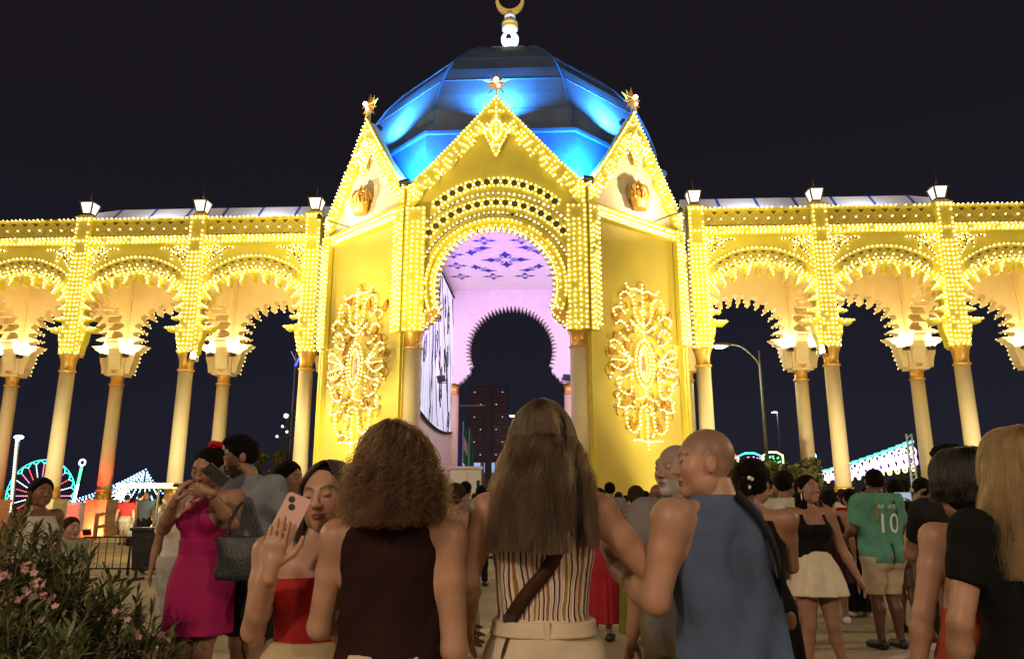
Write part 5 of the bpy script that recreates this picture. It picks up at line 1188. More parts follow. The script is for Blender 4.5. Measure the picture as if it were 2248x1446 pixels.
def ringband(P, name, m, a, b, t, r, w, beads=0):
    """band round a limb between a and b at fraction t"""
    a, b = Vector(a), Vector(b); c = a.lerp(b, t); q = (b - a).to_track_quat('Z', 'X'); pts = [c + q @ Vector((r * math.cos(2 * PI * k / 20), r * math.sin(2 * PI * k / 20), 0)) for k in range(20)]
    if beads:
        mm = MB()
        for p in pts: mm.ball(p, w, 6, 4)
        return mm.build(name, m, P['t'])
    return MB().tube(pts, w, 6, closed=True).build(name, m, P['t'])
def phone(label, loc, rot, col, screen=False, glow=(.6, .75, 1), s=1.):
    t = thing('phone', label, 'phone', loc); t.rotation_euler = rot
    w, h, d, r = .074 * s, .15 * s, .008 * s, .012 * s
    rr = [(sx * (w / 2 - r) + r * math.cos(a), sz * (h / 2 - r) + r * math.sin(a)) for sx, sz, a0 in ((1, 1, 0), (-1, 1, 90), (-1, -1, 180), (1, -1, 270)) for a in np.radians(np.linspace(a0, a0 + 90, 6))]
    MB().panel(rr, -d / 2, d / 2).build('phone_body', mat('phone_' + label[:12], col, .3, 0, spec=.5), t)
    for cx, cz in ((-.018, .055), (-.008, .034)):
        m = MB().lathe([(.0095, 0), (.0095, .003), (.007, .0035)], n=14); m.V = [(x + cx * s, -d / 2 - z, y + cz * s) for x, y, z in m.V]; m.build('camera_lens', M_BLACK, t)
    if screen: MB().panel([(-w * .45, -h * .46), (w * .45, -h * .46), (w * .45, h * .46), (-w * .45, h * .46)], d / 2 + .0005, d / 2 + .001).build('phone_screen', mat('screen_' + label[:12], (.1, .1, .1), .2, 0, emit=glow, estr=.6), t)
    return t
def stripe_mat():
    m = mat('striped_knit', (.7, .62, .5), .8, 0, spec=.2); n, l = m.node_tree.nodes, m.node_tree.links; b = n['Principled BSDF']
    tc = n.new('ShaderNodeTexCoord'); sp = n.new('ShaderNodeSeparateXYZ'); l.new(tc.outputs['Object'], sp.inputs[0])
    at = n.new('ShaderNodeMath'); at.operation = 'ARCTAN2'; l.new(sp.outputs[0], at.inputs[0]); l.new(sp.outputs[1], at.inputs[1])
    nz = n.new('ShaderNodeTexNoise'); nz.inputs['Scale'].default_value = 14; nz.inputs['Detail'].default_value = 2; l.new(tc.outputs['Object'], nz.inputs['Vector'])
    mu = n.new('ShaderNodeMath'); mu.operation = 'MULTIPLY_ADD'; l.new(nz.outputs[0], mu.inputs[0]); mu.inputs[1].default_value = .16; l.new(at.outputs[0], mu.inputs[2])
    fr = n.new('ShaderNodeMath'); fr.operation = 'MULTIPLY'; l.new(mu.outputs[0], fr.inputs[0]); fr.inputs[1].default_value = 1.15
    fc = n.new('ShaderNodeMath'); fc.operation = 'FRACT'; l.new(fr.outputs[0], fc.inputs[0])
    cr = n.new('ShaderNodeValToRGB'); cr.color_ramp.interpolation = 'CONSTANT'; el = cr.color_ramp.elements
    cols = [(.66, .58, .46), (.14, .03, .04), (.66, .58, .46), (.03, .02, .03), (.62, .54, .42), (.36, .2, .05), (.66, .58, .46), (.2, .04, .07), (.6, .52, .42), (.04, .02, .03), (.66, .58, .46), (.3, .15, .04)]
    pos = [0, .07, .13, .24, .28, .36, .44, .56, .62, .72, .77, .9]
    el[0].position = 0; el[0].color = (*cols[0], 1); el[1].position = pos[1]; el[1].color = (*cols[1], 1)
    for p, c in zip(pos[2:], cols[2:]): e = el.new(p); e.color = (*c, 1)
    l.new(fc.outputs[0], cr.inputs[0]); l.new(cr.outputs[0], b.inputs['Base Color'])
    wv = n.new('ShaderNodeBump'); wv.inputs['Strength'].default_value = .6; wv.inputs['Distance'].default_value = .004; sn = n.new('ShaderNodeMath'); sn.operation = 'SINE'; m2 = n.new('ShaderNodeMath'); m2.operation = 'MULTIPLY'; m2.inputs[1].default_value = 90; l.new(mu.outputs[0], m2.inputs[0]); l.new(m2.outputs[0], sn.inputs[0]); l.new(sn.outputs[0], wv.inputs['Height']); l.new(wv.outputs[0], b.inputs['Normal'])
    return m
NEAR = 'people watching in front'
# woman with long brown hair, seen from behind
b = Body(1.69, False, girth=1.0, el_l=(.235, .03, 1.16), wr_l=(.245, -.17, 1.02), el_r=(-.335, -.02, 1.165), wr_r=(-.30, -.22, 1.24))
P = person('woman with long brown hair, striped top and cream trousers, back to us at centre', 1192, 2.4, 180, b, 'light', .0085, {'r': dict(f=(.1, -.5, .3), n=(.5, .2, -.4), curl=(1.2, 1.2, 1.2, 1.2)), 'l': dict(curl=(.7, .7, .8, .8))}, (0, 6, 0), group=NEAR)
top(P, 'striped_top', stripe_mat(), .605, .83, .007, arms=armhole(b, .073, .04), fold=.002, h=.006)
M_CRM = cloth('cream_cotton', (.56, .47, .34), .85, .3, 40)
pa = pants(P, 'trousers', M_CRM, .12, .622, .011, fold=.0035, h=.009)
garment(P, 'waistband', M_CRM, [b.P['torso'][0]], .016, [lambda X, Y, Z: .592 * 1.69 - Z + 0 * X, lambda X, Y, Z: Z - .618 * 1.69 + 0 * X], .006, parent=P['t'])
MB().box((-.01, surf_y(b, -.01, 1.025, 1, .02), 1.02), (.014, .008, .062)).build('belt_loop', M_CRM, P['t'])
strap(P, 'bag_strap', cloth('brown_leather', (.045, .018, .012), .5, .1), [(-.09, 1.38), (-.03, 1.22), (.05, 1.12), (.11, 1.03), (.14, .95)], .042, 1, .012)
MB().box((.095, surf_y(b, .095, 1.055, 1, .02), 1.055), (.05, .006, .02), 0).build('strap_buckle', M_BLACK, P['t'])
shoes(P, M_WHITE, .01)
hair_cap(P, 'hair', M_HBRN, [ell((0, .06, -.10), (.075, .03, .12), .04)], .003, seed=1, face=(-.075, .04), noise=.001)
long_hair(P, 'hair', M_HBRN, 34000, .325, 0, .016, 8.5, 60, .075, .5, 1, lift=.024, tight=6, frizz=.003, lay=.03, rad=.0007, lenvar=.5, az=(40, 320))
# woman with curly chestnut hair
b = Body(1.60, False, girth=1.04, el_l=(.222, -.05, 1.03), wr_l=(.13, -.25, 1.02), el_r=(-.185, .03, .985), wr_r=(-.12, -.16, .95))
P = person('woman with curly chestnut hair and dark brown sleeveless top, back to us', 868, 2.25, 180, b, 'light', .0085, {}, (0, 4, 0), group=NEAR)
top(P, 'sleeveless_top', cloth('dark_brown_knit', (.022, .008, .007), .85, .2), .575, .845, .008, arms=armhole(b, .085, .04), fold=.004, h=.006, seed=3)
pants(P, 'trousers', M_CRM, .12, .612, .012, fold=.003, h=.009, seed=4)
shoes(P, M_WHITE, .01)
hair_cap(P, 'hair', M_HCUR, [ell((0, .05, -.07), (.085, .05, .10), .05)], .006, seed=2, face=(-.075, .04), noise=.003)
long_hair(P, 'hair', M_HCUR, 24000, .175, .01, .014, 9, 420, .05, .16, 2, curl=.013, lift=.027, lay=.045, tight=4, frizz=.018, rad=.0008, lenvar=.6, k=36, az=(30, 330))
# bald man in the blue vest, face in profile
b = Body(1.66, True, girth=1.04, lean=(.045, -.01), el_l=(.275, -.02, 1.10), wr_l=(.24, -.25, 1.17), sh_r=(.035, -.055, -.01), el_r=(-.14, -.24, 1.14), wr_r=(-.02, -.40, 1.18))
P = person('bald man in blue sleeveless shirt with black shoulder strap, head turned left', 1588, 2.5, 212, b, 'light', .0085, {'l': dict(f=(-.1, -.5, .35), n=(-.3, .2, .5), curl=(.8, .85, .9, .9))}, (52, 2, 0), face=dict(stub=(.20, .12, .08), brow=(.12, .07, .05), eyes='open'), group=NEAR, hS=.93, headoff=(.006, 0, -.012))
M_BLUC = cloth('blue_jersey', (.075, .11, .19), .85, .25, 20)
top(P, 'sleeveless_shirt', M_BLUC, .46, .848, .013, arms=armhole(b, .098, .04), fold=.007, h=.0065, seed=5)
pants(P, 'shorts', cloth('denim', (.05, .08, .14)), .3, .56, .016, h=.01); shoes(P, M_BLACK, .01)
strap(P, 'bag_strap', cloth('navy_webbing', (.008, .009, .014), .7), [(.05, 1.41), (.01, 1.37), (-.06, 1.27), (-.125, 1.15), (-.175, 1.04), (-.185, 1.0)], .04, 1, .034)
# girl taking a selfie
b = Body(1.53, False, girth=.94, el_r=(-.165, -.07, 1.0), wr_r=(-.085, -.25, 1.20), el_l=(.115, -.09, .985), wr_l=(.22, -.24, 1.0), sh_l=(-.01, -.02, 0))
P = person('young woman in red strapless top taking a selfie, facing us', 698, 2.5, 8, b, 'light', .0085, {'r': dict(f=(.06, -.05, .5), n=(.1, .9, .1), curl=(.25, .25, .3, .35), spread=1.2, th=-1, thumb=.3)}, (-12, 1, -5), face=dict(eyes='down', lip=(.26, .085, .075), brow=(.035, .02, .012)), group=NEAR, hh=.0035, headoff=(.035, -.01, -.005), hS=.98)
top(P, 'red_top', cloth('red_lace', (.36, .02, .02), .7, .6, 60), .60, .755, .007, fold=.003, h=.006, seed=7, arms=lambda X, Y, Z: np.abs(X) - .145 + 0 * Y + 0 * Z)
skirt(P, 'skirt', cloth('beige_skirt', (.45, .36, .22)), [(.63, .088, .066, 0), (.58, .105, .08, .004), (.52, .12, .095, .006), (.40, .135, .11, .004), (.30, .145, .12, 0)], .006, seed=3, h=.008)
ringband(P, 'bracelet', M_BLACK, b.J['r'][1], b.J['r'][2], .62, .026, .0042, 1)
hair_cap(P, 'hair', M_HESP, [ell((.05, .05, -.12), (.03, .04, .12), .03), ell((-.055, .045, -.09), (.02, .03, .10), .03), ell((0, .08, -.1), (.06, .03, .12), .03)], .002, seed=4, face=(-.045, .075), h=.005, noise=.001)
long_hair(P, 'hair', M_HESP, 18000, .27, .018, .006, 9, 90, .03, .12, 6, lift=.016, lay=.02, az=(28, 332), rad=.0008, tight=6, frizz=.004)
tp = P['t'].location; phone('pale pink phone held up for a selfie, two lenses', W(634, 1138, 2.285), (R(-14), R(22), R(10)), (.62, .40, .33))
# woman in the magenta dress
b = Body(1.76, False, girth=.97, lean=(0, 0), el_r=(-.20, -.13, 1.23), wr_r=(-.06, -.27, 1.40), el_l=(.235, -.10, 1.26), wr_l=(.15, -.27, 1.45))
P = person('woman in magenta dress with red hair flower looking at her phone', 452, 4.8, -4, b, 'mid', .010, {'r': dict(f=(.3, -.1, .6), n=(.5, .4, -.1), curl=(.5, .6, .7, .7)), 'l': dict(f=(-.6, -.1, .12), n=(-.1, .8, .1), curl=(.35, .4, .45, .5))}, (-6, 24, 6), face=dict(eyes='down'), group='couple by the oleanders')
M_MAG = cloth('magenta_crepe', (.32, .010, .095), .6, .25, 14)
top(P, 'dress_bodice', M_MAG, .60, .815, .007, arms=lambda X, Y, Z: np.abs(X - b.bend(Z)[0]) - np.interp(np.clip(Z, .9, 1.36).ravel(), [.9, 1.18, 1.3, 1.36], [.2, .165, .10, .06]).reshape(Z.shape) + 0 * Y, fold=.003, h=.007, seed=9)
skirt(P, 'dress_skirt', M_MAG, [(.66, .083, .062, -.004), (.61, .083, .062, 0), (.56, .106, .078, .010), (.51, .118, .09, .012), (.46, .118, .092, .008), (.40, .118, .094, .006), (.345, .122, .096, .004)], .004, seed=5, h=.008, nf=7)
hair_cap(P, 'hair', M_HDK, [ell((0, .11, .05), (.04, .035, .04), .02)], .006, seed=6, face=(-.058, .06))
m = MB()
for k in range(9):
    a = k * 2.4; m.ball(P['toH'](np.array([(.022 * math.cos(a), .095 + .012 * math.sin(a * 1.7), .108 + .016 * math.sin(a))]))[0], .022, 8, 6, (1, 1, .75))
m.build('hair_flower', cloth('red_silk', (.45, .01, .03)), P['t'])
for q in (-1, 1): m = MB(); m.tube([tuple(P['toH'](np.array([(q * .082, .0 + .014 * math.cos(a), -.042 + .014 * math.sin(a))]))[0]) for a in np.linspace(0, 2 * PI, 12)], .0022, 5); m.build('earring', M_GOLD, P['t'])
ringband(P, 'watch', M_BLACK, b.J['l'][1], b.J['l'][2], .86, .024, .007); ringband(P, 'bracelet', M_GOLD, b.J['r'][1], b.J['r'][2], .72, .025, .0025)
tp = P['t'].location; phone('dark phone held by the woman in magenta', W(474, 1042, 4.44), (R(20), R(-48), 0), (.03, .03, .035))
# handbag on her arm
hb = thing('handbag', 'dark grey leather tote hanging from the arm of the woman in magenta', 'handbag', W(520, 1272, 4.52))
hb.scale = (.86, .9, .86)
f = Field((-.22, -.13, -.04), (.22, .13, .36), .009)
f.prim(loft([(0, .145, .055, 0), (.03, .155, .065, 0), (.15, .15, .06, 0), (.27, .165, .03, 0), (.285, .165, .022, 0)], 0, 3, None, lambda x, y, Z: .006 * np.sin(24 * x + 6 * Z) * np.sin(14 * Z)))
V, F = f.mesh(); M_LEA = mat('grey_leather', (.022, .024, .026), .42, .1, 12, .3, 60); link('bag_body', npmesh('bag_body', V, F, True, [M_LEA]), hb)
for y in (-.024, .024): MB().tube(smoothc([(-.10, y, .25), (-.09, y, .36), (-.02, y * .6, .50), (.03, y * .6, .50), (.10, y, .36), (.11, y, .25)], 5), .006, 6).build('bag_handle', M_LEA, hb)
# man embracing her
b = Body(1.85, True, girth=1.0, lean=(-.09, -.06), el_r=(-.27, -.12, 1.17), wr_r=(-.22, -.30, 1.12), el_l=(.30, .05, 1.12), wr_l=(.30, -.08, .9))
P = person('man in grey-blue shirt and dark shorts kissing the woman in magenta', 566, 5.08, -22, b, 'mid', .0105, {}, (-48, 14, 4), face=dict(eyes='down', beard=(.06, .035, .025), brow=(.02, .012, .01)), group='couple by the oleanders')
top(P, 'shirt', cloth('grey_blue_cotton', (.20, .22, .25), .85, .35, 16), .465, .85, .016, sleeve=1.0, fold=.005, seed=11, h=.008)
garment(P, 'shirt_collar', MATS['cloth_grey_blue_cotton'], [rcone(b.neck + (0, .006, -.045), b.neck + (0, .004, -.012), .068, .066, 0)], 0, (), .007)
pants(P, 'shorts', cloth('dark_shorts', (.012, .012, .016)), .30, .55, .02); shoes(P, M_WHITE, .012)
hair_cap(P, 'hair', M_HDK, [ell((0, -.02, .10), (.06, .07, .028), .02)], .012, seed=7, face=(-.072, .062), back=-.06)
# blonde woman in black at the right edge
b = Body(1.62, False, girth=1.12, el_l=(.245, .03, 1.02), wr_l=(.235, -.06, .79), el_r=(-.25, .02, 1.03), wr_r=(-.23, -.12, .82))
P = person('blonde woman in black tee at the right edge, back to us', 2246, 2.55, 176, b, 'light', .009, {}, (18, 2, 0), group=NEAR)
top(P, 'black_tee', cloth('black_cotton', (.006, .006, .007), .85, .2), .46, .85, .014, sleeve=.52, fold=.004, seed=13, h=.0075)
pants(P, 'trousers', MATS['cloth_black_cotton'], .05, .56, .014); shoes(P, M_BLACK, .012)
hair_cap(P, 'hair', M_HBLD, [ell((0, .06, -.10), (.075, .03, .12), .04)], .003, seed=8, face=(-.07, .045), noise=.001)
long_hair(P, 'hair', M_HBLD, 22000, .38, 0, .014, 9, 60, .065, .35, 8, lift=.022, tight=6, frizz=.005, lay=.03, rad=.0008, az=(35, 325))
ringband(P, 'bracelet', M_GOLD, b.J['l'][1], b.J['l'][2], .9, .021, .003, 1)
# woman with bare back and dark bob
b = Body(1.57, False, girth=1.08, el_l=(.225, .0, 1.0), wr_l=(.26, -.02, .80), el_r=(-.22, .0, 1.0), wr_r=(-.2, -.15, .85))
P = person('woman with dark bob and bare back in red and orange dress', 2122, 2.95, 192, b, 'light', .009, {}, (8, 4, 0), group=NEAR)
M_CORAL = cloth('coral_stripe', (.40, .07, .035), .8, .3); 
skirt(P, 'dress_skirt', M_CORAL, [(.645, .086, .066, 0), (.60, .088, .068, 0), (.54, .115, .09, .012), (.48, .124, .10, .012), (.3, .14, .12, .006), (.1, .15, .13, 0)], .009, seed=8, h=.009)
for q in (-1, 1): strap(P, 'dress_strap', M_BLACK, [(q * .075, 1.30), (q * .01, 1.18), (-q * .07, 1.02)], .006, 1, .003, th=.003)
hair_cap(P, 'hair', M_HDK, [ell((0, .025, -.005), (.098, .105, .085), .03), ell((0, .05, -.05), (.085, .06, .05), .03)], .01, seed=9, face=(-.072, .045), noise=.002)
long_hair(P, 'hair', M_HDK, 8000, .085, 0, .008, 8, 80, .01, -.12, 9, lift=.034, lay=.02, tight=6, frizz=.006, az=(30, 330))
tp = P['t'].location; cb = thing('clutch_bag', 'flat black clutch hanging beside the bare-backed woman', 'handbag', (tp.x - .335, tp.y + .02, .62)); cb.rotation_euler = (0, R(-24), 0)
MB().box((0, 0, 0), (.15, .03, .19)).build('bag_body', M_LEA, cb); MB().box((0, -.018, .04), (.15, .006, .1)).build('bag_flap', M_LEA, cb)
# person filming beside her
b = Body(1.66, True, el_l=(.20, -.12, 1.14), wr_l=(.09, -.24, 1.34), el_r=(-.22, -.05, 1.12), wr_r=(-.2, -.2, 1.0))
P = person('dark-haired man in dark shirt beside the bare-backed woman', 2112, 3.9, 186, b, 'mid', .011, {}, (35, 0, 0), group='people in the crowd')
top(P, 'shirt', cloth('charcoal', (.015, .014, .016)), .45, .85, .014, sleeve=.6, seed=15); pants(P, 'trousers', MATS['cloth_charcoal'], .05, .56, .016); shoes(P, M_BLACK, .012)
hair_cap(P, 'hair', M_HDK, [ell((0, -.03, .10), (.07, .07, .035), .03)], .016, seed=10, face=(-.076, .06), noise=.005)

# white-bearded man
b = Body(1.66, True, girth=1.05, el_l=(.26, -.05, 1.06), wr_l=(.18, -.27, 1.16))
P = person('older man with white beard in grey polo beside the bald man', 1487, 3.5, -42, b, 'mid', .0105, {}, (-14, -2, 0), face=dict(beard=(.42, .40, .38), stub=(.24, .19, .16), brow=(.2, .17, .15)), group='people in the crowd')
top(P, 'polo_shirt', cloth('grey_pique', (.18, .17, .17)), .45, .85, .015, sleeve=.6, seed=17); pants(P, 'trousers', cloth('khaki', (.16, .13, .07)), .05, .56, .016); shoes(P, M_BLACK, .012)
# dark-haired woman with ponytail behind the bald man
b = Body(1.62, False, el_l=(.17, -.12, 1.06), wr_l=(.08, -.3, 1.1), el_r=(-.17, -.12, 1.06), wr_r=(-.08, -.3, 1.1)); P = person('woman in long black dress with dark ponytail behind the bald man', 1655, 4.1, 165, b, 'mid', .0115, {}, (-20, 0, 0), group='people in the crowd')
M_BLKD = cloth('black_dress', (.007, .006, .008)); top(P, 'dress_bodice', M_BLKD, .6, .80, .008, arms=armhole(b, .06, .04))
skirt(P, 'dress_skirt', M_BLKD, [(.66, .082, .06, 0), (.61, .084, .062, 0), (.54, .112, .085, .01), (.3, .13, .11, 0), (.05, .15, .13, 0)], .01, seed=12)
hair_cap(P, 'hair', M_HDK, [ell((0, .115, -.01), (.03, .04, .035), .02), rcone((0, .13, -.02), (.01, .15, -.20), .03, .012, .02)], .015, seed=11, face=(-.07, .05)); m = MB()
for k in range(7): m.ball(P['toH'](np.array([(-.02 + .02 * math.cos(k * 2.2), .13 + .01 * math.sin(k), -.0 + .025 * math.sin(k * 2.2))]))[0], .012, 6, 4)
m.build('hair_flower', M_WHITE, P['t'])
# woman in black vest and white skirt
b = Body(1.62, False, girth=.97, legs=(.16, 0, 0), el_l=(.25, .02, 1.02), wr_l=(.33, -.05, .80), el_r=(-.235, .06, 1.03), wr_r=(-.26, .1, .85), kn_l=(.10, -.02, .45), an_l=(.185, .0, .073), kn_r=(-.09, -.03, .45), an_r=(-.12, .02, .073))
P = person('smiling woman in black vest and short white skirt', 1778, 6.4, 4, b, 'mid', .0115, {}, (28, -8, 6), face=dict(eyes='open', lip=(.4, .2, .18)), group='people in the crowd')
top(P, 'black_vest', M_BLKD, .585, .80, .008, arms=armhole(b, .066, .04), neck=lambda X, Y, Z: np.where((Y < 0) & (np.abs(X) < .075), Z - .752 * 1.62, -1.) + 0 * X, h=.008)
skirt(P, 'skirt', cloth('white_skirt', (.62, .56, .42), .85, .25), [(.625, .080, .060, 0), (.60, .084, .066, 0), (.55, .115, .09, .006), (.48, .137, .115, .008), (.415, .152, .13, .008)], .010, nf=9, seed=14, h=.009)
hair_cap(P, 'hair', M_HDK, [ell((.055, .03, -.10), (.028, .05, .10), .03), ell((-.055, .03, -.10), (.028, .05, .10), .03), ell((0, .075, -.12), (.075, .035, .15), .03)], .012, seed=12, face=(-.062, .056))
for q in (-1, 1): m = MB(); m.tube([tuple(v) for v in P['toH'](np.array([(q * .08, .0, -.035), (q * .082, .0, -.06), (q * .081, 0, -.085)]))], .005, 5); m.build('earring', M_WHITE, P['t'])
tp = P['t'].location; cb = thing('shoulder_bag', 'small dark bag at the hip of the woman in white skirt', 'handbag', (tp.x - .245, tp.y + .04, .90)); MB().box((0, 0, 0), (.07, .14, .2)).build('bag_body', M_LEA, cb); MB().tube([(.0, .02, .1), (.03, .03, .3), (.08, .02, .46)], .006, 5).build('bag_strap', M_LEA, cb)
# man in the green football shirt
b = Body(1.74, True, girth=1.08, legs=(.11, 0, 0), el_r=(-.28, .02, 1.12), wr_r=(-.27, -.06, .86), el_l=(.26, -.05, 1.12), wr_l=(.2, -.25, 1.05))
P = person('man in green football shirt number 10 and cream shorts, back to us', 1925, 8.0, 196, b, 'dark', .0125, {}, (-25, 0, 0), group='people in the crowd')
M_GRN = cloth('green_jersey', (.09, .28, .20), .7, .25); sh = top(P, 'football_shirt', M_GRN, .465, .855, .032, sleeve=.68, fold=.006, seed=19, h=.010)
pants(P, 'shorts', cloth('cream_shorts', (.50, .42, .28)), .29, .50, .024, h=.011); shoes(P, M_BLACK, .012)
hair_cap(P, 'hair', M_HDK, [], .008, seed=13, face=(-.072, .06), back=-.05)
def shirt_text(P, body, size, x, z, m, name, spx=1.):
    cu = bpy.data.curves.new(name, 'FONT'); cu.body = body; cu.size = size; cu.align_x = 'CENTER'; cu.extrude = 0; cu.space_character = spx
    o = bpy.data.objects.new(name, cu); COL.objects.link(o); dg = bpy.context.evaluated_depsgraph_get(); me = bpy.data.meshes.new_from_object(o.evaluated_get(dg)); bpy.data.objects.remove(o)
    bm = bmesh.new(); bm.from_mesh(me); bmesh.ops.subdivide_edges(bm, edges=bm.edges, cuts=1); bmesh.ops.triangulate(bm, faces=bm.faces)
    for v in bm.verts:
        X, Z = x - v.co.x, z + v.co.y; v.co = (X, surf_y(P['body'], X, Z, 1, .046), Z)
    bm.to_mesh(me); bm.free(); me.materials.clear(); me.materials.append(m); return link(name, me, P['t'])
shirt_text(P, '10', .27, 0, 1.10, M_WHITE, 'shirt_number'); shirt_text(P, 'ARMATE', .055, 0, 1.335, M_WHITE, 'shirt_lettering')
for q, c in ((-1, (.03, .06, .25)), (1, (.2, .25, .1))): strap(P, 'shirt_stripe', cloth('trim%d' % q, c), [(q * .10, 1.41), (q * .115, 1.3), (q * .115, 1.22)], .025, 1, .042)
for q in (-1, 1): strap(P, 'shirt_flash', cloth('red_trim', (.42, .03, .02)), [(q * .03, .845), (q * .08, .86), (q * .14, .88)], .05, 1, .046)
strap(P, 'shirt_stripe', cloth('dark_trim', (.02, .06, .05)), [(0, 1.0), (0, .9), (0, .8)], .018, 1, .042)
# simpler figures farther off
def simple(label, px, Z, head, H, male, skin, topc, botc, kind='pants', sleeve=.55, hair='dark', h=.016, arms={}, hd=(0, 0, 0), tail=False, bald=False, child=1., dy=0, group='people in the crowd', hs=1.):
    b = Body(H, male, **arms); P = person(label, px, Z, head, b, skin, h, {}, hd, group=group, hh=.0075, dy=dy, hS=hs); i = int(px * 7 + Z * 13)
    tm = cloth('tone_%d_%d_%d' % tuple(int(c * 99) for c in topc), topc); bm_ = cloth('tone_%d_%d_%d' % tuple(int(c * 99) for c in botc), botc)
    top(P, 'top', tm, .52, .845 if sleeve else .80, .013, sleeve=sleeve, seed=i, arms=None if sleeve else armhole(b, .068, .04))
    if kind == 'pants': pants(P, 'trousers', bm_, .05, .57, .017)
    elif kind == 'shorts': pants(P, 'shorts', bm_, .29, .57, .02)
    else: skirt(P, 'skirt', bm_, [(.64, .085, .066, 0), (.56, .11, .085, .008), (.48, .122, .10, .008), (kind, .135, .12, 0)], .009, seed=i)
    shoes(P, M_BLACK if i % 2 else M_WHITE, .014)
    if not bald:
        hm = {'dark': M_HDK, 'brown': M_HBRN, 'blonde': M_HBLD, 'grey': M_HGREY}[hair]
        pr = [ell((0, .075, -.10), (.07, .035, .12), .03)] if (not male and not tail) else []
        if tail: pr = [rcone((0, .10, .03), (0, .16, -.14), .032, .014, .02)]
        hair_cap(P, 'hair', hm, pr, .014, seed=i % 50, face=(-.066, .055), h=.009)
    return P
BK = (.01, .01, .012); WT = (.6, .56, .48)
b0 = dict(el_r=(-.24, -.12, 1.08), wr_r=(-.1, -.32, 1.16), el_l=(.23, -.12, 1.06), wr_l=(.1, -.32, 1.16))
Q = simple('woman in olive dress holding up a glowing phone', 1398, 8.0, 172, 1.57, False, 'tan', (.17, .15, .025), (.17, .15, .025), .08, None, 'brown', .014, b0, tail=True)
q = Q['t'].location; phone('glowing phone of the woman in olive', (q.x + .05, q.y + .36, 1.24), (0, 0, R(180)), (.02, .02, .02), True)
simple('bald man in white tee beyond the woman in olive', 1444, 9.2, 178, 1.62, True, 'tan', WT, BK, 'pants', .5, h=.015, bald=True)
simple('woman in long red dress half hidden behind the striped top', 1316, 8.3, 170, 1.55, False, 'mid', (.33, .02, .035), (.33, .02, .035), .12, None, 'dark', .015)
simple('woman in patterned dress with ponytail left of centre', 1002, 6.6, 150, 1.56, False, 'mid', (.20, .15, .09), (.24, .18, .11), .2, None, 'brown', .014, tail=True)
simple('man with black quiff in white shirt left of the selfie', 628, 5.6, 82, 1.70, True, 'mid', WT, (.03, .03, .04), 'pants', .6, h=.014, hd=(0, 4, 0))
simple('man in pale tee behind the smiling woman', 1726, 7.6, 172, 1.70, True, 'tan', (.50, .47, .38), (.3, .27, .2), 'shorts', .6, h=.015, hd=(-40, 0, 0))
simple('woman in red top and wide black trousers', 1868, 10.2, 186, 1.58, False, 'mid', (.36, .015, .015), BK, .05, .5, 'dark', .016)
simple('woman in dark vest beside the red top', 1822, 9.6, 168, 1.55, False, 'mid', (.03, .015, .015), (.05, .015, .02), .3, None, 'dark', .016, tail=True)
simple('girl in white vest behind the oleander bush', 84, 6.2, 62, 1.60, False, 'tan', (.55, .5, .42), BK, 'pants', None, 'dark', .0135, tail=True)
simple('child in pale green striped shirt behind the bush', 160, 7.2, 70, 1.24, True, 'light', (.30, .33, .22), (.35, .32, .25), 'shorts', .6, 'brown', .0135, hs=1.12)
simple('man in patterned shirt near the green jersey', 1972, 9.0, 160, 1.66, True, 'mid', (.30, .16, .14), (.3, .2, .17), 'shorts', .6, 'dark', .015)
simple('man in blue tee standing on the ramp', 318, 21.0, -5, 1.72, True, 'mid', (.12, .17, .25), BK, 'pants', .5, 'grey', .022, dy=.02)
simple('woman in white leaning by the couple, mostly hidden', 398, 7.6, 20, 1.55, False, 'mid', WT, (.4, .4, .36), 'pants', .5, 'dark', .016)
Q = simple('man in dark tee filming the portal with a raised phone', 2030, 8.4, 176, 1.66, True, 'tan', BK, (.2, .18, .14), 'shorts', .55, 'dark', .015, dict(el_r=(-.22, -.15, 1.2), wr_r=(-.02, -.3, 1.36), el_l=(.22, -.15, 1.2), wr_l=(.06, -.32, 1.36)))
q = Q['t'].location; phone('phone with lit screen held up by the man in dark tee', (q.x - .05, q.y + .34, 1.46), (0, R(90), R(180)), (.02, .02, .02), True, s=1.3)
names = ['far-off man in %s shirt', 'far-off woman in %s top']; tones = [('black', BK), ('white', WT), ('red', (.32, .02, .02)), ('navy', (.02, .03, .09)), ('grey', (.2, .2, .2)), ('pink', (.45, .12, .14)), ('green', (.04, .14, .06)), ('beige', (.35, .28, .18)), ('orange', (.45, .14, .03)), ('blue', (.05, .12, .3))]
rc = np.random.default_rng(12); spots = [(1592, 13), (1615, 16), (1690, 12.5), (1655, 19), (1700, 15), (1800, 14), (1838, 17), (1885, 13.5), (1905, 18), (1945, 12.5), (1962, 16), (1985, 14), (2003, 19), (2020, 13), (2032, 17), (1360, 17), (1420, 19), (1480, 20), (1022, 12), (1042, 16), (1075, 20), (780, 18), (2160, 14), (2190, 17), (275, 26), (290, 27), (305, 26.5), (345, 25), (1580, 11), (1603, 20), (1632, 14.5), (1640, 23), (1672, 17), (1712, 20), (1752, 18), (1775, 22), (1812, 20), (1852, 15), (1868, 21), (1893, 23), (1918, 15), (1935, 20), (1952, 22), (1975, 19), (1993, 12), (2012, 22), (2028, 15), (2044, 20), (1340, 14), (1466, 14), (1376, 21), (1035, 22), (1056, 13.5), (800, 15), (2175, 20), (2140, 18)]
where = {}
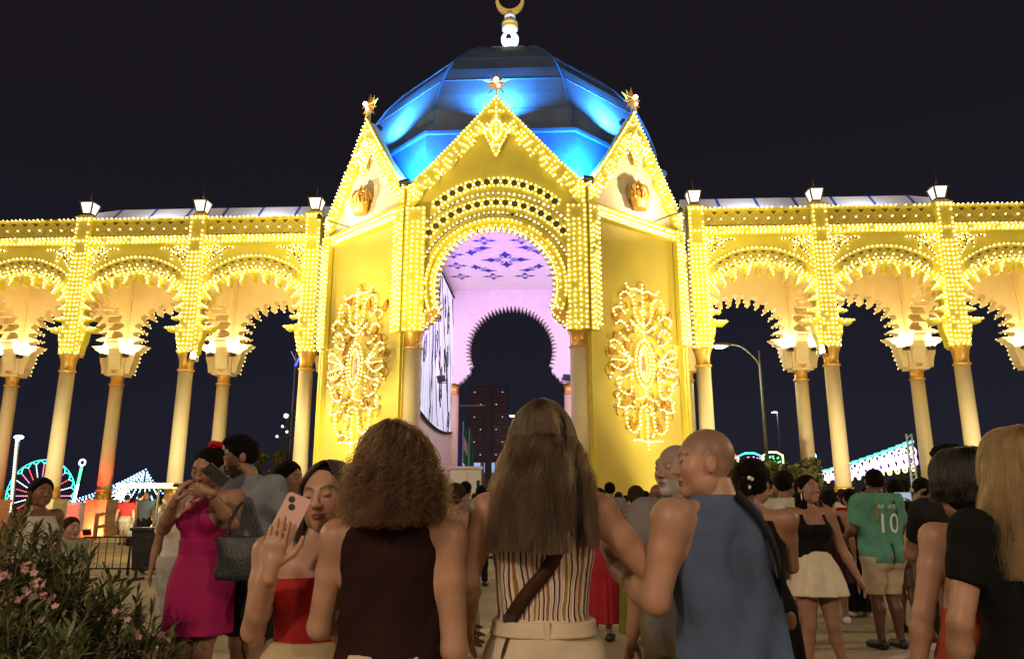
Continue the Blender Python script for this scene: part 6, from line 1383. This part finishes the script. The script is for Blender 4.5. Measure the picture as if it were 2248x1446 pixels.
for i, (px, Z) in enumerate(spots):
    ml = bool(i % 2 == 0); tn, tc = tones[(i * 3) % 10]; H = (1.72 if ml else 1.6) + rc.normal(0, .05)
    nth = sorted(p_ for p_, _ in spots).index(px) + 1; ordn = ('first second third fourth fifth sixth seventh eighth ninth tenth eleventh twelfth thirteenth fourteenth fifteenth sixteenth seventeenth eighteenth nineteenth'.split() + ['twent' + q for q in ('ieth', 'y-first', 'y-second', 'y-third', 'y-fourth', 'y-fifth', 'y-sixth', 'y-seventh', 'y-eighth', 'y-ninth')])
    pos_ = ordn[nth - 1] + ' from the left' if nth <= 29 else ordn[len(spots) - nth] + ' from the right'
    side = 'by the left arcade' if px < 400 else 'near the arch' if px < 1100 else 'before the right side wall' if px < 1500 else 'by the right arcade'
    lb = (names[0] if ml else names[1]) % tn + ' ' + side + ', ' + pos_
    simple(lb, px, Z, 180 + rc.normal(0, 35), H, ml, ('mid', 'tan', 'light')[i % 3], tc, tones[(i * 7 + 1) % 5][1] if i % 3 else (.25, .22, .16), 'pants' if i % 3 else 'shorts', .55, ('dark', 'brown', 'dark', 'grey')[i % 4], .022, group='distant crowd', bald=(i % 9 == 4))
# ------------------------------------------------------------------ oleanders in the left foreground
M_OL = mat('oleander_leaf', (.095, .12, .04), .45, .35, 14, spec=.45); M_OLS = mat('oleander_stem', (.13, .09, .05), .7, .2); M_PETAL = mat('pink_petal', (.62, .34, .34), .6, .2, 20)
def oleander(label, px, Z, w, h_, seed, nst=60, nl=34, nfl=26):
    X = 1.755 + Z * math.tan(math.atan((px - 1124) / 1690.) - R(2.7)); t = thing('oleander_bush', label, 'bush', (X, -25 + Z, 0), 0, 'oleander bushes'); r = np.random.default_rng(seed); st = MB(); LV, LF, FV, FF = [], [], [], []; o = fo = 0
    for i in range(nst):
        a = r.random() * 2 * PI; q = r.random() ** .6; ex, ey = w * q * math.cos(a), w * .75 * q * math.sin(a); hz = h_ * (.62 + .38 * (1 - q * q)) * (.8 + .25 * r.random())
        b0 = (ex * .25, ey * .25, 0); mid = (ex * .6, ey * .6, hz * .55); tip = (ex + r.normal(0, .03), ey + r.normal(0, .03), hz); P_ = smoothc([b0, mid, tip], 6); st.tube([tuple(p) for p in P_], list(np.linspace(.010, .003, len(P_))), 4)
        for k in range(nl):
            f = .25 + .75 * r.random() ** .7; p = np.array(b0) * (1 - f) ** 2 + 2 * f * (1 - f) * np.array(mid) + f * f * np.array(tip); L = .085 + .06 * r.random(); az = r.random() * 2 * PI; el = .9 * r.random() - .1 + .5 * (f > .9)
            d = np.array((math.cos(az) * math.cos(el), math.sin(az) * math.cos(el), math.sin(el))); s = np.cross(d, (0, 0, 1)); s /= np.linalg.norm(s) + 1e-9; n_ = np.cross(s, d); wd = L * .085
            c = p + d * L * .5 - n_ * .004; e = p + d * L - np.array((0, 0, L * .18)); LV += [p, c + s * wd + n_ * .003, c, c - s * wd + n_ * .003, e]; LF += [(o, o + 1, o + 2), (o, o + 2, o + 3), (o + 1, o + 4, o + 2), (o + 2, o + 4, o + 3)]; o += 5
    for i in range(nfl):      # flower heads near the outside
        a = r.random() * 2 * PI; q = .4 + .6 * r.random(); base = np.array((w * q * math.cos(a), -abs(w * .75 * q * math.sin(a)) * (1 if r.random() < .75 else -1), h_ * (.45 + .5 * r.random()) * (1.08 - .35 * q)))
        for k in range(5 + r.integers(0, 6)):
            c = base + r.normal(0, .024, 3); up = r.normal(size=3) + np.array((0, -.7, .6)); up /= np.linalg.norm(up); s = np.cross(up, (0.3, .2, 1)); s /= np.linalg.norm(s); v = np.cross(up, s)
            for j in range(5):
                b_ = 2 * PI * j / 5; d = s * math.cos(b_) + v * math.sin(b_); e = np.cross(up, d); FV += [c, c + d * .012 + e * .008 + up * .004, c + d * .021 + up * .003, c + d * .012 - e * .008 + up * .004]; FF.append((fo, fo + 1, fo + 2, fo + 3)); fo += 4
    st.build('stems', M_OLS, t, 'stuff'); link('foliage', npmesh('foliage', np.array(LV), np.array(LF), False, [M_OL]), t)['kind'] = 'stuff'; link('blossoms', npmesh('blossoms', np.array(FV), np.array(FF), False, [M_PETAL]), t)['kind'] = 'stuff'
oleander('tall oleander bush with pink blossom at the left edge', 20, 4.1, .62, 1.36, 1, 85, 46, 30)
oleander('oleander bush with pale blossom next to the tall one', 150, 4.2, .55, 1.12, 2, 75, 44, 26)
oleander('low sparse oleander in front of the woman in magenta', 295, 4.4, .44, .86, 3, 60, 30, 14)
oleander('low oleander at the feet of the couple', 430, 4.5, .42, .45, 4, 50, 30, 10)
oleander('dense oleander at the bottom left corner', 70, 3.2, .45, .92, 5, 70, 44, 14)
oleander('shaded oleander low in front, left of the magenta dress', 225, 3.5, .38, .66, 6, 60, 40, 12)
